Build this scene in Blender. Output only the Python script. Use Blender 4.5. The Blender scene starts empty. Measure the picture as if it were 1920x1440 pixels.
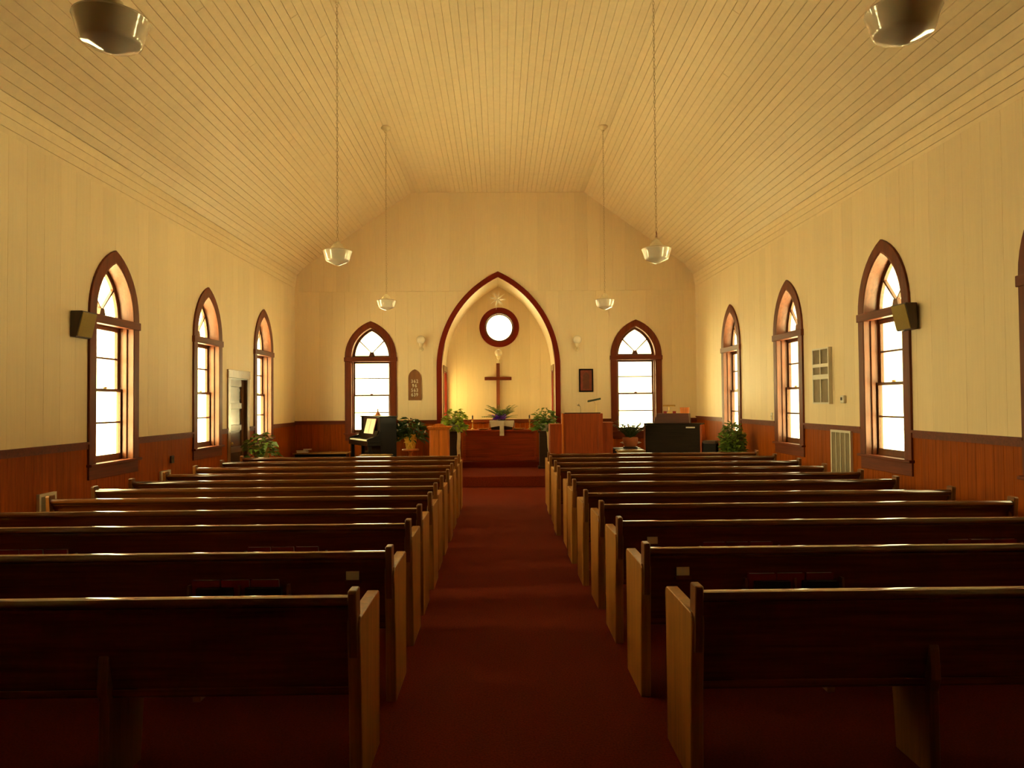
import bpy, bmesh, math, random
from mathutils import Vector, Matrix
random.seed(7)
S = bpy.context.scene
COL = S.collection

# ------------------------------------------------------------------ camera
F_PX, YAW, PITCH, ROLL, CAM_H = 1421.35, 0.01558, 0.0246, -0.0080, 1.66
def cam_ray(u, v):
    c, s = math.cos(ROLL), math.sin(ROLL); u, v = c*u + s*v, -s*u + c*v
    x, y, z = u/F_PX, 1.0, -v/F_PX
    c, s = math.cos(PITCH), math.sin(PITCH); y, z = c*y - s*z, s*y + c*z
    c, s = math.cos(YAW), math.sin(YAW); x, y = c*x + s*y, -s*x + c*y
    return Vector((x, y, z))
fw = cam_ray(0, 0)
rt = (cam_ray(F_PX, 0) - fw).normalized()
up = (cam_ray(0, -F_PX) - fw).normalized()
cam = bpy.data.cameras.new('camera')
cam.sensor_width = 36.0
cam.lens = F_PX/1920.0*36.0
cam.clip_start, cam.clip_end = 0.05, 500
co = bpy.data.objects.new('camera', cam); COL.objects.link(co)
m3 = Matrix((rt, up, -fw.normalized())).transposed()
co.matrix_world = Matrix.Translation((0, 0, CAM_H)) @ m3.to_4x4()
S.camera = co

# ------------------------------------------------------------------ light and exposure
W = bpy.data.worlds.new('sky'); S.world = W; W.use_nodes = True
nt = W.node_tree; nt.nodes.clear()
tc = nt.nodes.new('ShaderNodeTexCoord')
dt = nt.nodes.new('ShaderNodeVectorMath'); dt.operation = 'DOT_PRODUCT'
SUN = Vector((-0.92, -0.20, 0.32)).normalized()     # brighter side of the sky
dt.inputs[1].default_value = SUN
def lobe(lo, hi):
    m = nt.nodes.new('ShaderNodeMapRange'); m.interpolation_type = 'SMOOTHSTEP'
    m.inputs[1].default_value = lo; m.inputs[2].default_value = hi
    m.inputs[3].default_value = 0.0; m.inputs[4].default_value = 1.0
    return m
mr = lobe(-0.45, 0.95)
mx = nt.nodes.new('ShaderNodeMix'); mx.data_type = 'RGBA'
mx.inputs[6].default_value = (2.65, 2.2, 1.0, 1)       # hazy sky
mx.inputs[7].default_value = (12.5, 10.4, 4.4, 1)         # its bright side
bg = nt.nodes.new('ShaderNodeBackground'); bg.inputs[1].default_value = 1.0
wo = nt.nodes.new('ShaderNodeOutputWorld')
L = nt.links.new
L(tc.outputs['Generated'], dt.inputs[0]); L(dt.outputs['Value'], mr.inputs[0])
L(mr.outputs[0], mx.inputs[0]); L(mx.outputs[2], bg.inputs[0]); L(bg.outputs[0], wo.inputs[0])

sl = bpy.data.lights.new('sun', 'SUN'); sl.energy = 29; sl.angle = math.radians(1.5); sl.color = (1, .84, .42)
so = bpy.data.objects.new('sun', sl); COL.objects.link(so)
so.rotation_euler = Vector((.01, 1.0, -.72)).to_track_quat('-Z', 'Y').to_euler()     # from behind the church, along its side walls

vs = S.view_settings
S.display_settings.display_device = 'sRGB'
vs.view_transform = 'Standard'; vs.look = 'None'; vs.gamma = 1.0; vs.use_curve_mapping = False
vs.exposure = 1.18
S.cycles.diffuse_bounces = 8
S.cycles.max_bounces = 12
S.cycles.use_denoising = True

def portal(loc, normal, w, h):
    l = bpy.data.lights.new('window_portal', 'AREA'); l.shape = 'RECTANGLE'; l.size = w; l.size_y = h
    l.cycles.is_portal = True
    o = bpy.data.objects.new('window_portal', l); COL.objects.link(o)
    o.location = loc
    o.rotation_euler = Vector(normal).to_track_quat('-Z', 'Y').to_euler()

# ------------------------------------------------------------------ materials
def mat(name, col, rough=0.5, grain=None, amt=0.25, bump=0.0, coat=0.0, metal=0.0, spec=0.5, rnd=0.0, scale=1.0, trans=0.0, sss=0.0):
    m = bpy.data.materials.new(name); m.use_nodes = True
    n = m.node_tree; b = n.nodes['Principled BSDF']
    b.inputs['Roughness'].default_value = rough
    b.inputs['Metallic'].default_value = metal
    b.inputs['Specular IOR Level'].default_value = spec
    b.inputs['Coat Weight'].default_value = coat
    b.inputs['Coat Roughness'].default_value = 0.12
    b.inputs['Transmission Weight'].default_value = trans
    if sss:
        b.inputs['Subsurface Weight'].default_value = sss; b.inputs['Subsurface Radius'].default_value = (.05, .04, .03)
    c = (*col, 1)
    t = n.nodes.new('ShaderNodeTexCoord'); mp = n.nodes.new('ShaderNodeMapping')
    sc = {None: (6, 6, 6), 'X': (1.2, 22, 22), 'Y': (22, 1.2, 22), 'Z': (22, 22, 1.2)}[grain]
    mp.inputs['Scale'].default_value = [k*scale for k in sc]
    nz = n.nodes.new('ShaderNodeTexNoise'); nz.inputs['Scale'].default_value = 1.6
    nz.inputs['Detail'].default_value = 5; nz.inputs['Roughness'].default_value = .6
    mr = n.nodes.new('ShaderNodeMapRange')
    mr.inputs[1].default_value = .3; mr.inputs[2].default_value = .7
    mr.inputs[3].default_value = 1-amt; mr.inputs[4].default_value = 1+amt
    mul = n.nodes.new('ShaderNodeVectorMath'); mul.operation = 'SCALE'
    mul.inputs[0].default_value = col
    lk = n.links.new
    lk(t.outputs['Object'], mp.inputs[0]); lk(mp.outputs[0], nz.inputs[0]); lk(nz.outputs['Fac'], mr.inputs[0])
    src = mr.outputs[0]
    if rnd:
        oi = n.nodes.new('ShaderNodeObjectInfo'); m2 = n.nodes.new('ShaderNodeMapRange')
        m2.inputs[3].default_value = 1-rnd; m2.inputs[4].default_value = 1+rnd
        mm = n.nodes.new('ShaderNodeMath'); mm.operation = 'MULTIPLY'
        lk(oi.outputs['Random'], m2.inputs[0]); lk(m2.outputs[0], mm.inputs[0]); lk(src, mm.inputs[1]); src = mm.outputs[0]
    lk(src, mul.inputs['Scale']); lk(mul.outputs[0], b.inputs['Base Color'])
    if bump:
        bp = n.nodes.new('ShaderNodeBump'); bp.inputs['Strength'].default_value = bump; bp.inputs['Distance'].default_value = .01
        lk(nz.outputs['Fac'], bp.inputs['Height']); lk(bp.outputs[0], b.inputs['Normal'])
    return m

M = {}
M['cream'] = mat('cream_paint', (.87, .725, .485), .45, amt=.04, bump=.05, rnd=.025, spec=.35)
M['cream_wall'] = mat('cream_wall_paint', (.87, .725, .485), .5, 'Z', .03, bump=.04, rnd=.035, spec=.3)
M['wains_z'] = mat('stained_wainscot', (.31, .066, .001), .5, 'Z', .25, bump=.05, rnd=.06, spec=.08)
M['trim'] = mat('red_brown_trim', (.15, .028, .006), .45, 'Z', .3, bump=.04, spec=.25)
M['trim_x'] = mat('red_brown_trim_across', (.15, .028, .006), .45, 'X', .3, bump=.04, spec=.25)
M['arch_red'] = mat('deep_red_trim', (.18, .012, .003), .45, 'Z', .15, bump=.03, spec=.2)
M['jamb'] = mat('window_jamb_wood', (.19, .056, .016), .35, 'Z', .3, bump=.04)
M['sash'] = mat('sash_wood', (.13, .045, .014), .35, 'Z', .25)
M['pew_x'] = mat('pew_oak_shaded_along', (.15, .036, .005), .26, 'X', .35, bump=.03, spec=.5)  # same oak as the ends, darkened for the shade on the backs
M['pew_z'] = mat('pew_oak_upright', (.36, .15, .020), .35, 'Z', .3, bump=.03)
M['pew_post'] = mat('pew_oak_shaded_upright', (.20, .068, .009), .35, 'Z', .3, bump=.03)  # oak again, with the shade on posts and supports put into the colour
M['pew_rail'] = mat('pew_rail_varnish', (.115, .033, .005), .09, 'X', .15, spec=.8, coat=1.0)
M['carpet'] = mat('red_carpet', (.155, .018, .004), .95, amt=.35, bump=.5, scale=9, spec=.1)
M['white_enamel'] = mat('cream_enamel_metal', (.82, .70, .45), .35, amt=.05)
M['opal'] = mat('opal_glass', (.84, .76, .62), .04, amt=.02, coat=1.0, spec=.8, sss=.2)
M['frost'] = mat('frosted_globe', (.88, .80, .66), .2, amt=.02, coat=.4, sss=.2)
M['chain'] = mat('aged_brass_chain', (.50, .37, .18), .45, metal=.3, amt=.2)
M['brass'] = mat('brass', (.60, .38, .10), .28, metal=1, amt=.15)
M['black'] = mat('black_lacquer', (.008, .006, .005), .25, amt=.2, coat=.1, spec=.3)
M['dark'] = mat('dark_stain', (.030, .014, .007), .4, 'X', .3)
M['organ'] = mat('dark_organ_panel', (.020, .011, .005), .6, 'X', .25, spec=.15)
M['pulpit'] = mat('red_oak_pulpit', (.31, .056, .007), .4, 'Z', .3, bump=.04)
M['lectern'] = mat('orange_oak_lectern', (.54, .15, .012), .38, 'Z', .25, bump=.04)
M['altar'] = mat('altar_mahogany', (.34, .045, .007), .35, 'X', .3)
M['cross'] = mat('cross_wood', (.23, .055, .014), .45, 'Z', .3)
M['white_cloth'] = mat('white_cloth', (.80, .74, .60), .9, amt=.06, bump=.1)
M['cream_cloth'] = mat('cream_ribbon', (.72, .62, .38), .8, amt=.08)
M['white'] = mat('white_plastic', (.72, .68, .58), .4, amt=.03)
M['grille'] = mat('grey_grille', (.46, .39, .27), .5, amt=.1)
M['red_book'] = mat('red_hymnal_cover', (.22, .008, .006), .5, amt=.12, rnd=.15)
M['black_book'] = mat('black_bible_cover', (.010, .009, .010), .4, amt=.1)
M['paper'] = mat('paper', (.82, .78, .66), .8, amt=.04)
M['leaf_y'] = mat('window_lit_leaf', (.34, .48, .05), .4, amt=.3, scale=4)  # lit copy of the green leaf: alcove window light is in the colour
M['leaf'] = mat('green_leaf', (.14, .25, .03), .4, amt=.4, scale=4)
M['leaf_d'] = mat('dark_leaf', (.045, .10, .015), .4, amt=.4, scale=4)
M['stem'] = mat('plant_stem', (.10, .13, .03), .6)
M['purple'] = mat('purple_petal', (.36, .12, .78), .5, amt=.25, scale=5)
M['pink'] = mat('pink_petal', (.55, .10, .10), .5, amt=.2)
M['gold_foil'] = mat('gold_foil', (.88, .60, .10), .35, metal=.2, amt=.25, bump=.6, scale=5)
M['terracotta'] = mat('terracotta', (.42, .13, .04), .75, amt=.15)
M['yellow_pot'] = mat('straw_pot', (.42, .34, .08), .5, amt=.2)
M['speaker_cloth'] = mat('olive_speaker_cloth', (.30, .21, .05), .85, amt=.1, scale=8)
M['speaker_box'] = mat('speaker_walnut', (.05, .024, .012), .45, 'Z', .2)
M['board'] = mat('hymn_board_wood', (.23, .095, .030), .45, 'Z', .25)
M['art'] = mat('dark_red_print', (.20, .035, .014), .45, amt=.3)
M['art2'] = mat('brown_print', (.11, .03, .012), .45, amt=.3)
M['dark_red'] = mat('dark_red_stain', (.065, .014, .007), .5, 'X', .3)
M['lighttable'] = mat('light_oak', (.38, .23, .07), .25, 'X', .2, coat=.2)
M['outdoor'] = mat('pale_snowy_ground', (.80, .78, .72), .9, amt=.05)
M['rear'] = mat('dark_rear_panelling', (.06, .025, .010), .5, 'Z', .3)
M['door'] = mat('dark_stained_door', (.12, .055, .022), .22, 'Z', .25, coat=.3)
M['door_trim'] = mat('door_casing_glare', (.30, .16, .06), .25, 'Z', .2, coat=.2)  # lighter than the door, with the glare put into the colour
M['door_stile'] = mat('brown_door_stile', (.17, .08, .030), .3, 'Z', .2, coat=.15)
M['leather'] = mat('dark_bench_top', (.06, .028, .014), .3, amt=.15)
M['lampshade_green'] = mat('dark_green_enamel', (.025, .040, .018), .25, amt=.1)
M['straw'] = mat('white_paper_star', (.95, .92, .84), .5, amt=.05, sss=.2)

def glass_mat():
    m = bpy.data.materials.new('window_glass'); m.use_nodes = True
    n = m.node_tree; n.nodes.clear()
    o = n.nodes.new('ShaderNodeOutputMaterial'); mi = n.nodes.new('ShaderNodeMixShader')
    tr = n.nodes.new('ShaderNodeBsdfTransparent'); gl = n.nodes.new('ShaderNodeBsdfGlossy')
    gl.inputs['Roughness'].default_value = .02
    nz = n.nodes.new('ShaderNodeTexNoise'); nz.inputs['Scale'].default_value = 1.5
    r = n.nodes.new('ShaderNodeMapRange'); r.inputs[3].default_value = .93; r.inputs[4].default_value = 1.0
    cb = n.nodes.new('ShaderNodeCombineColor')
    n.links.new(nz.outputs['Fac'], r.inputs[0])
    for i in range(3): n.links.new(r.outputs[0], cb.inputs[i])
    n.links.new(cb.outputs[0], tr.inputs[0])
    lw = n.nodes.new('ShaderNodeLayerWeight'); lw.inputs[0].default_value = .5      # the same from both faces of a pane
    pw = n.nodes.new('ShaderNodeMath'); pw.operation = 'POWER'; pw.inputs[1].default_value = 5
    ma = n.nodes.new('ShaderNodeMath'); ma.operation = 'MULTIPLY_ADD'; ma.inputs[1].default_value = .9; ma.inputs[2].default_value = .04
    n.links.new(lw.outputs['Facing'], pw.inputs[0]); n.links.new(pw.outputs[0], ma.inputs[0]); n.links.new(ma.outputs[0], mi.inputs[0]); n.links.new(tr.outputs[0], mi.inputs[1]); n.links.new(gl.outputs[0], mi.inputs[2])
    n.links.new(mi.outputs[0], o.inputs[0])
    return m
M['glass'] = glass_mat()

# ------------------------------------------------------------------ mesh helpers
class MB:
    def __init__(s): s.v = []; s.f = []
    def add(s, vs, fs):
        k = len(s.v); s.v += [tuple(p) for p in vs]; s.f += [tuple(i+k for i in f) for f in fs]; return s
    def box(s, x0, x1, y0, y1, z0, z1):
        return s.add([(x0,y0,z0),(x1,y0,z0),(x1,y1,z0),(x0,y1,z0),(x0,y0,z1),(x1,y0,z1),(x1,y1,z1),(x0,y1,z1)],
                     [(0,3,2,1),(4,5,6,7),(0,1,5,4),(1,2,6,5),(2,3,7,6),(3,0,4,7)])
    def prism(s, pts, vec):
        n = len(pts); vec = Vector(vec)
        return s.add([tuple(p) for p in pts] + [tuple(Vector(p)+vec) for p in pts],
                     [tuple(range(n-1, -1, -1)), tuple(range(n, 2*n))] + [(i, (i+1) % n, n+(i+1) % n, n+i) for i in range(n)])
    def strip(s, A, B, vec):            # solid band between two polylines of equal length, extruded by vec
        n = len(A); vec = Vector(vec)
        a = [Vector(p) for p in A]; b = [Vector(p) for p in B]
        v = a + b + [p+vec for p in a] + [p+vec for p in b]
        f = []
        for i in range(n-1):
            f += [(i, i+1, n+i+1, n+i), (2*n+i, 3*n+i, 3*n+i+1, 2*n+i+1), (i, 2*n+i, 2*n+i+1, i+1), (n+i, n+i+1, 3*n+i+1, 3*n+i)]
        f += [(0, n, 3*n, 2*n), (n-1, 3*n-1, 4*n-1, 2*n-1)]
        return s.add(v, f)
    def lathe(s, prof, c=(0, 0, 0), n=24, closed=False):
        v = []; f = []; k = len(prof)
        for i in range(n):
            a = 2*math.pi*i/n
            v += [(c[0]+r*math.cos(a), c[1]+r*math.sin(a), c[2]+z) for r, z in prof]
        for i in range(n):
            j = (i+1) % n
            for q in range(k-1 + (1 if closed else 0)):
                q2 = (q+1) % k
                f.append((i*k+q, j*k+q, j*k+q2, i*k+q2))
        s.add(v, f)
        return s
    def tube(s, path, r, n=8, caps=True):
        path = [Vector(p) for p in path]; m = len(path); v = []; f = []
        rr = r if isinstance(r, (list, tuple)) else [r]*m
        up0 = Vector((0, 0, 1))
        for i, p in enumerate(path):
            t = (path[min(i+1, m-1)] - path[max(i-1, 0)]).normalized()
            a = t.cross(up0)
            if a.length < .05: a = t.cross(Vector((1, 0, 0)))
            a.normalize(); b = t.cross(a)
            v += [p + rr[i]*(math.cos(2*math.pi*k/n)*a + math.sin(2*math.pi*k/n)*b) for k in range(n)]
        for i in range(m-1):
            for k in range(n):
                f.append((i*n+k, i*n+(k+1) % n, (i+1)*n+(k+1) % n, (i+1)*n+k))
        if caps: f += [tuple(range(n-1, -1, -1)), tuple(range((m-1)*n, m*n))]
        return s.add(v, f)
    def leaf(s, p, d, ln, w, up=(0, 0, 1)):    # a folded pointed leaf
        p = Vector(p); d = Vector(d).normalized(); u = Vector(up)
        sd = d.cross(u)
        if sd.length < .05: sd = d.cross(Vector((1, 0, 0)))
        sd.normalize(); nn = sd.cross(d)
        a = p; m1 = p + d*ln*.4 + nn*(-.06*ln); t = p + d*ln - nn*.16*ln
        l = p + d*ln*.42 - sd*w*.5 + nn*.08*ln; r = p + d*ln*.42 + sd*w*.5 + nn*.08*ln
        l2 = p + d*ln*.15 - sd*w*.36 + nn*.05*ln; r2 = p + d*ln*.15 + sd*w*.36 + nn*.05*ln
        return s.add([a, m1, t, l, r, l2, r2], [(0, 1, 3, 5), (1, 2, 3), (0, 6, 4, 1), (1, 4, 2)])
    def build(s, name, material, parent=None, bevel=0, smooth=0, loc=None, rot=None, recalc=True, seg=1):
        me = bpy.data.meshes.new(name); me.from_pydata(s.v, [], s.f)
        bm = bmesh.new(); bm.from_mesh(me)
        if recalc: bmesh.ops.recalc_face_normals(bm, faces=bm.faces)
        if bevel: bmesh.ops.bevel(bm, geom=bm.edges[:], offset=bevel, segments=seg, affect='EDGES', clamp_overlap=True)
        bm.to_mesh(me); bm.free()
        if smooth:
            me.polygons.foreach_set('use_smooth', [True]*len(me.polygons))
            if smooth < 180: me.set_sharp_from_angle(angle=math.radians(smooth))
        me.materials.append(M[material] if isinstance(material, str) else material)
        o = bpy.data.objects.new(name, me); COL.objects.link(o)
        if parent: o.parent = parent
        if loc: o.location = loc
        if rot: o.rotation_euler = rot
        return o

def thing(name, label, cat, loc=(0, 0, 0), rz=0, group=None, kind=None):
    o = bpy.data.objects.new(name, None); COL.objects.link(o)
    o.location = loc; o.rotation_euler = (0, 0, rz); o.empty_display_size = .1
    if label: o['label'] = label
    if cat: o['category'] = cat
    if group: o['group'] = group
    if kind: o['kind'] = kind
    return o
def tag(o, label=None, cat=None, group=None, kind=None):
    for k, v in (('label', label), ('category', cat), ('group', group), ('kind', kind)):
        if v: o[k] = v
    return o
def copy_tree(o, parent=None):
    c = o.copy(); COL.objects.link(c)
    if parent: c.parent = parent
    for ch in list(o.children): copy_tree(ch, c)
    return c
def linked(proto, parent=None, loc=None):       # a part that shares its mesh
    c = proto.copy(); COL.objects.link(c)
    if parent: c.parent = parent
    if loc: c.location = loc
    return c

# ------------------------------------------------------------------ dimensions
XL, XR, YF, YB = -4.595, 4.429, 17.0, -1.6
ALC_C, ALC_H, ALC_S = -0.035, 1.27, 2.45         # chancel arch: centre, clear half width, springing
ALC_ARC = .995                                   # its arcs are struck this far past the centre
YA = 18.4
PROF = [(XL, 4.16), (-4.53, 4.55), (-4.31, 4.77), (-1.97, 6.40), (1.93, 6.40), (4.17, 4.77), (4.37, 4.52), (XR, 4.16)]
STEP_Y, STEP_Z, ALC_Z = 14.95, .215, .345
HW = {'L': 1.25, 'R': 1.32, 'F': 1.275}
WH, WS, WC, WSILL = .446, 2.70, .281, 0.985        # window: clear half width, springing, arc offset, sill
def arch_z(dx, half, spring, c):
    R = half + c; q = R*R - (abs(dx)+c)**2
    return spring + math.sqrt(max(q, 0))
def arc_pts(half, spring, c, n=10):             # from left springing over the apex to right springing
    R = half + c; a1 = math.acos(c/R); out = []
    for i in range(n+1):
        a = a1*i/n; out.append((c - R*math.cos(a), spring + R*math.sin(a)))
    return out + [(-x, z) for x, z in out[-2::-1]]
WIN_R = [5.755, 8.63, 11.52, 14.39]; WIN_L = [6.19, 9.06, 11.93, 14.73]; WIN_F = [-2.89, 3.06]
DOOR_Y, DOOR_H, DOOR_W = 13.335, 2.12, .435

class Op:                                        # an opening in a wall, seen along the wall's own coordinate
    def __init__(s, x0, x1, lo, hi, n=1): s.x0, s.x1, s.lo, s.hi, s.n = x0, x1, lo, hi, n
    def xs(s): return [s.x0 + (s.x1-s.x0)*i/s.n for i in range(s.n+1)]
def win_op(c, extra=0, sill=WSILL):
    h = WH + extra
    return Op(c-h, c+h, lambda x: sill, lambda x: arch_z(x-c, h, WS, WC), 16)

def shell(mb, mp, x0, x1, z0, top, ops, d0, d1, extra=()):     # solid wall with openings
    xs = {x0, x1, *[e for e in extra if x0 < e < x1]}
    for o in ops: xs |= {x for x in o.xs() if x0 <= x <= x1}
    xs = sorted(xs)
    for a, b in zip(xs, xs[1:]):
        if b-a < 1e-6: continue
        mid = (a+b)/2; op = next((o for o in ops if o.x0 < mid < o.x1), None)
        e = 1e-7
        spans = [((z0, z0), (top(a), top(b)))] if not op else [((z0, z0), (op.lo(a+e), op.lo(b-e))), ((op.hi(a+e), op.hi(b-e)), (top(a), top(b)))]
        for (la, lb), (ha, hb) in spans:
            if ha-la < 1e-4 and hb-lb < 1e-4: continue
            q = [(a, la), (b, lb), (b, hb), (a, ha)]
            p = [mp(s, z, d0) for s, z in q] + [mp(s, z, d1) for s, z in q]
            mb.add(p, [(0, 1, 2, 3), (7, 6, 5, 4), (0, 4, 5, 1), (1, 5, 6, 2), (2, 6, 7, 3), (3, 7, 4, 0)])
    return mb

def board(mp, a, b, bot, top, brk, d, ch, name, material, parent):
    """one wall board between a and b; bot(x), top(x) may jump at the break points brk"""
    e = 1e-6; xs = []
    for x in sorted({a, b, *[k for k in brk if a < k < b]}):
        xs += [x] if x in (a, b) else [x-e, x+e]
    ev = [min(max(x, a+e), b-e) for x in xs]
    B = [(x, bot(k)) for x, k in zip(xs, ev)]; T = [(x, top(k)) for x, k in zip(xs, ev)]
    # leave out stretches of no height
    runs = []; cur = []
    for p, q in zip(B, T):
        if q[1]-p[1] > .004: cur.append((p, q))
        else:
            if len(cur) > 1: runs.append(cur)
            cur = []
    if len(cur) > 1: runs.append(cur)
    for r in runs:
        if r[-1][0][0]-r[0][0][0] < .012: continue
        ring = [p for p, q in r] + [q for p, q in reversed(r)]
        r2 = [ring[0]]
        for p in ring[1:]:
            if abs(p[0]-r2[-1][0])+abs(p[1]-r2[-1][1]) > 1e-5: r2.append(p)
        ring = r2; n = len(ring); aa, bb = r[0][0][0]+ch, r[-1][0][0]-ch
        fr = [(min(max(x, aa), bb), z) for x, z in ring]
        mb = MB()
        mb.add([mp(x, z, d) for x, z in fr] + [mp(x, z, d-ch) for x, z in ring] + [mp(x, z, .0) for x, z in ring],
               [tuple(range(n))] + [(i, (i+1) % n, n+(i+1) % n, n+i) for i in range(n)] + [(n+i, n+(i+1) % n, 2*n+(i+1) % n, 2*n+i) for i in range(n)])
        mb.build(name, material, parent)

mapL = lambda s, z, d: (XL + d, s, z)
mapR = lambda s, z, d: (XR - d, s, z)
mapF = lambda s, z, d: (s, YF - d, z)
mapA = lambda s, z, d: (s, YA - d, z)
def roof_z(x):
    for (xa, za), (xb, zb) in zip(PROF, PROF[1:]):
        if xa <= x <= xb: return za + (zb-za)*(x-xa)/(xb-xa)
    return 4.16

# ------------------------------------------------------------------ setting: floor, platform, ground
fl = MB().box(XL-.2, XR+.2, YB-.2, YF+.2, -.12, 0).build('floor', 'carpet'); tag(fl, 'red carpet covering the church floor and aisle', kind='structure')
pf = MB().box(XL, XR, STEP_Y, YF, 0, STEP_Z).build('floor_platform', 'carpet', bevel=.012); tag(pf, 'low red carpeted platform before the chancel', kind='structure')
af = MB().box(ALC_C-ALC_H-.1, ALC_C+ALC_H+.1, YF-.03, YA+.1, -.1, ALC_Z).build('floor_alcove', 'carpet', bevel=.01); tag(af, 'red carpeted step inside the chancel arch', kind='structure')
g = MB().box(-120, 120, -120, 120, -.62, -.60).build('ground', 'outdoor'); tag(g, 'pale ground outside the windows', kind='structure')

# ------------------------------------------------------------------ setting: walls
ops_L = [win_op(c) for c in WIN_L] + [Op(DOOR_Y-DOOR_W, DOOR_Y+DOOR_W, lambda x: 0, lambda x: DOOR_H)]
ops_R = [win_op(c) for c in WIN_R]
ops_F = [win_op(c) for c in WIN_F] + [Op(ALC_C-ALC_H, ALC_C+ALC_H, lambda x: 0, lambda x: arch_z(x-ALC_C, ALC_H, ALC_S, ALC_ARC), 32)]
top_s = lambda x: 4.22
wallL = shell(MB(), mapL, YB-.2, YF+.2, -.1, top_s, ops_L, 0, -.172).build('wall_left', 'cream_wall'); tag(wallL, 'cream boarded side wall with the door', kind='structure')
wallR = shell(MB(), mapR, YB-.2, YF+.2, -.1, top_s, ops_R, 0, -.172).build('wall_right', 'cream_wall'); tag(wallR, 'cream boarded side wall with the wall vents', kind='structure')
wallF = shell(MB(), mapF, XL-.2, XR+.2, -.1, lambda x: roof_z(x)+.06, ops_F, 0, -.2, [p[0] for p in PROF]).build('wall_front', 'cream_wall'); tag(wallF, 'cream boarded end wall with pointed chancel arch', kind='structure')
wallB = MB().box(XL-.2, XR+.2, YB-.2, YB, -.1, 6.6).build('wall_back', 'rear'); tag(wallB, 'dark panelled rear wall', kind='structure')

def clad(mp, s0, s1, hw, wins, wall, door=None, bw=.28, ww=.13, upper=None, top=lambda x: 4.2, extra_arch=None, sill=.9):
    mids = [(c, WH+.07) for c in wins]
    def op_at(x): return next(((c, h) for c, h in mids if abs(x-c) < h), None)
    def bot(x):
        o = op_at(x)
        if o: return max(hw, arch_z(x-o[0], o[1], WS, WC))
        if door and abs(x-door) < DOOR_W+.06: return DOOR_H+.07
        if extra_arch and abs(x-extra_arch[0]) < extra_arch[1]: return arch_z(x-extra_arch[0], extra_arch[1], extra_arch[2], extra_arch[3])
        return hw
    brk = []
    for c, h in mids: brk += [c-h + 2*h*i/14 for i in range(15)]
    if door: brk += [door-DOOR_W-.06, door+DOOR_W+.06]
    if extra_arch: brk += [extra_arch[0]-extra_arch[1]+2*extra_arch[1]*i/40 for i in range(41)]
    brk += [p[0] for p in PROF] if upper else []
    n = round((s1-s0)/bw); w = (s1-s0)/n
    for i in range(n):
        a, b = s0+i*w+.0005, s0+(i+1)*w-.0005
        if upper:
            cap = lambda x: max(upper, bot(x)) if bot(x) < upper else bot(x)
            board(mp, a, b, bot, lambda x: max(upper, bot(x)), brk, .013, .0016, 'wall_board', 'cream_wall', wall)
            off = w*.35
            board(mp, max(s0, a+off), min(s1-.01, b+off), lambda x: max(upper+.004, bot(x)), top, brk, .014, .0016, 'wall_board', 'cream_wall', wall)
        else:
            board(mp, a, b, bot, top, brk, .013, .0016, 'wall_board', 'cream_wall', wall)
    def wtop(x):
        if op_at(x): return sill
        if door and abs(x-door) < DOOR_W+.06: return -1
        if extra_arch and abs(x-extra_arch[0]) < extra_arch[1]: return -1
        return hw-.01
    n = round((s1-s0)/ww); w = (s1-s0)/n
    for i in range(n):
        board(mp, s0+i*w+.001, s0+(i+1)*w-.001, lambda x: .0, wtop, brk, .016, .002, 'wainscot_board', 'wains_z', wall)
    # cap rail of the wainscot in lengths between the openings
    cuts = sorted([(c-WH-.12, c+WH+.12) for c in wins] + ([(door-DOOR_W-.11, door+DOOR_W+.11)] if door else []) + ([(extra_arch[0]-extra_arch[1]-.05, extra_arch[0]+extra_arch[1]+.05)] if extra_arch else []))
    x = s0
    for a, b in cuts + [(s1, s1)]:
        if a-x > .03:
            mb = MB()
            P = [mp(x, hw-.07, 0), mp(x, hw-.07, .028), mp(x, hw-.015, .028), mp(x, hw-.015, .045), mp(x, hw+.012, .045), mp(x, hw+.012, 0)]
            mb.prism(P, Vector(mp(a, 0, 0))-Vector(mp(x, 0, 0)))
            mb.build('cap_rail', 'trim_x', wall)
        x = b
clad(mapL, 4.0, YF, HW['L'], WIN_L, wallL, door=DOOR_Y)
clad(mapR, 4.0, YF, HW['R'], WIN_R, wallR)
clad(mapF, XL, XR, HW['F'], WIN_F, wallF, upper=4.17, top=lambda x: roof_z(x)+.02, extra_arch=(ALC_C, ALC_H+.05, ALC_S, ALC_ARC))
for k, (mp, hw, wl) in enumerate(((mapL, HW['L'], 'left'), (mapR, HW['R'], 'right'))):   # plain dado further back
    MB().prism([mp(YB, 0, 0), mp(YB, 0, .016), mp(YB, hw, .016), mp(YB, hw, 0)], (0, 4.0-YB, 0)).build('wainscot_panel', 'wains_z', wallL if k == 0 else wallR)
    o = MB().prism([mp(YB, 0, .016), mp(YB, 0, .036), mp(YB, .12, .036), mp(YB, .14, .016)], (0, 12.5-YB if k == 0 else STEP_Y-YB, 0)).build('baseboard_'+wl, 'trim'); tag(o, 'dark wooden baseboard along the %s wall' % wl, kind='structure')

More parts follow.
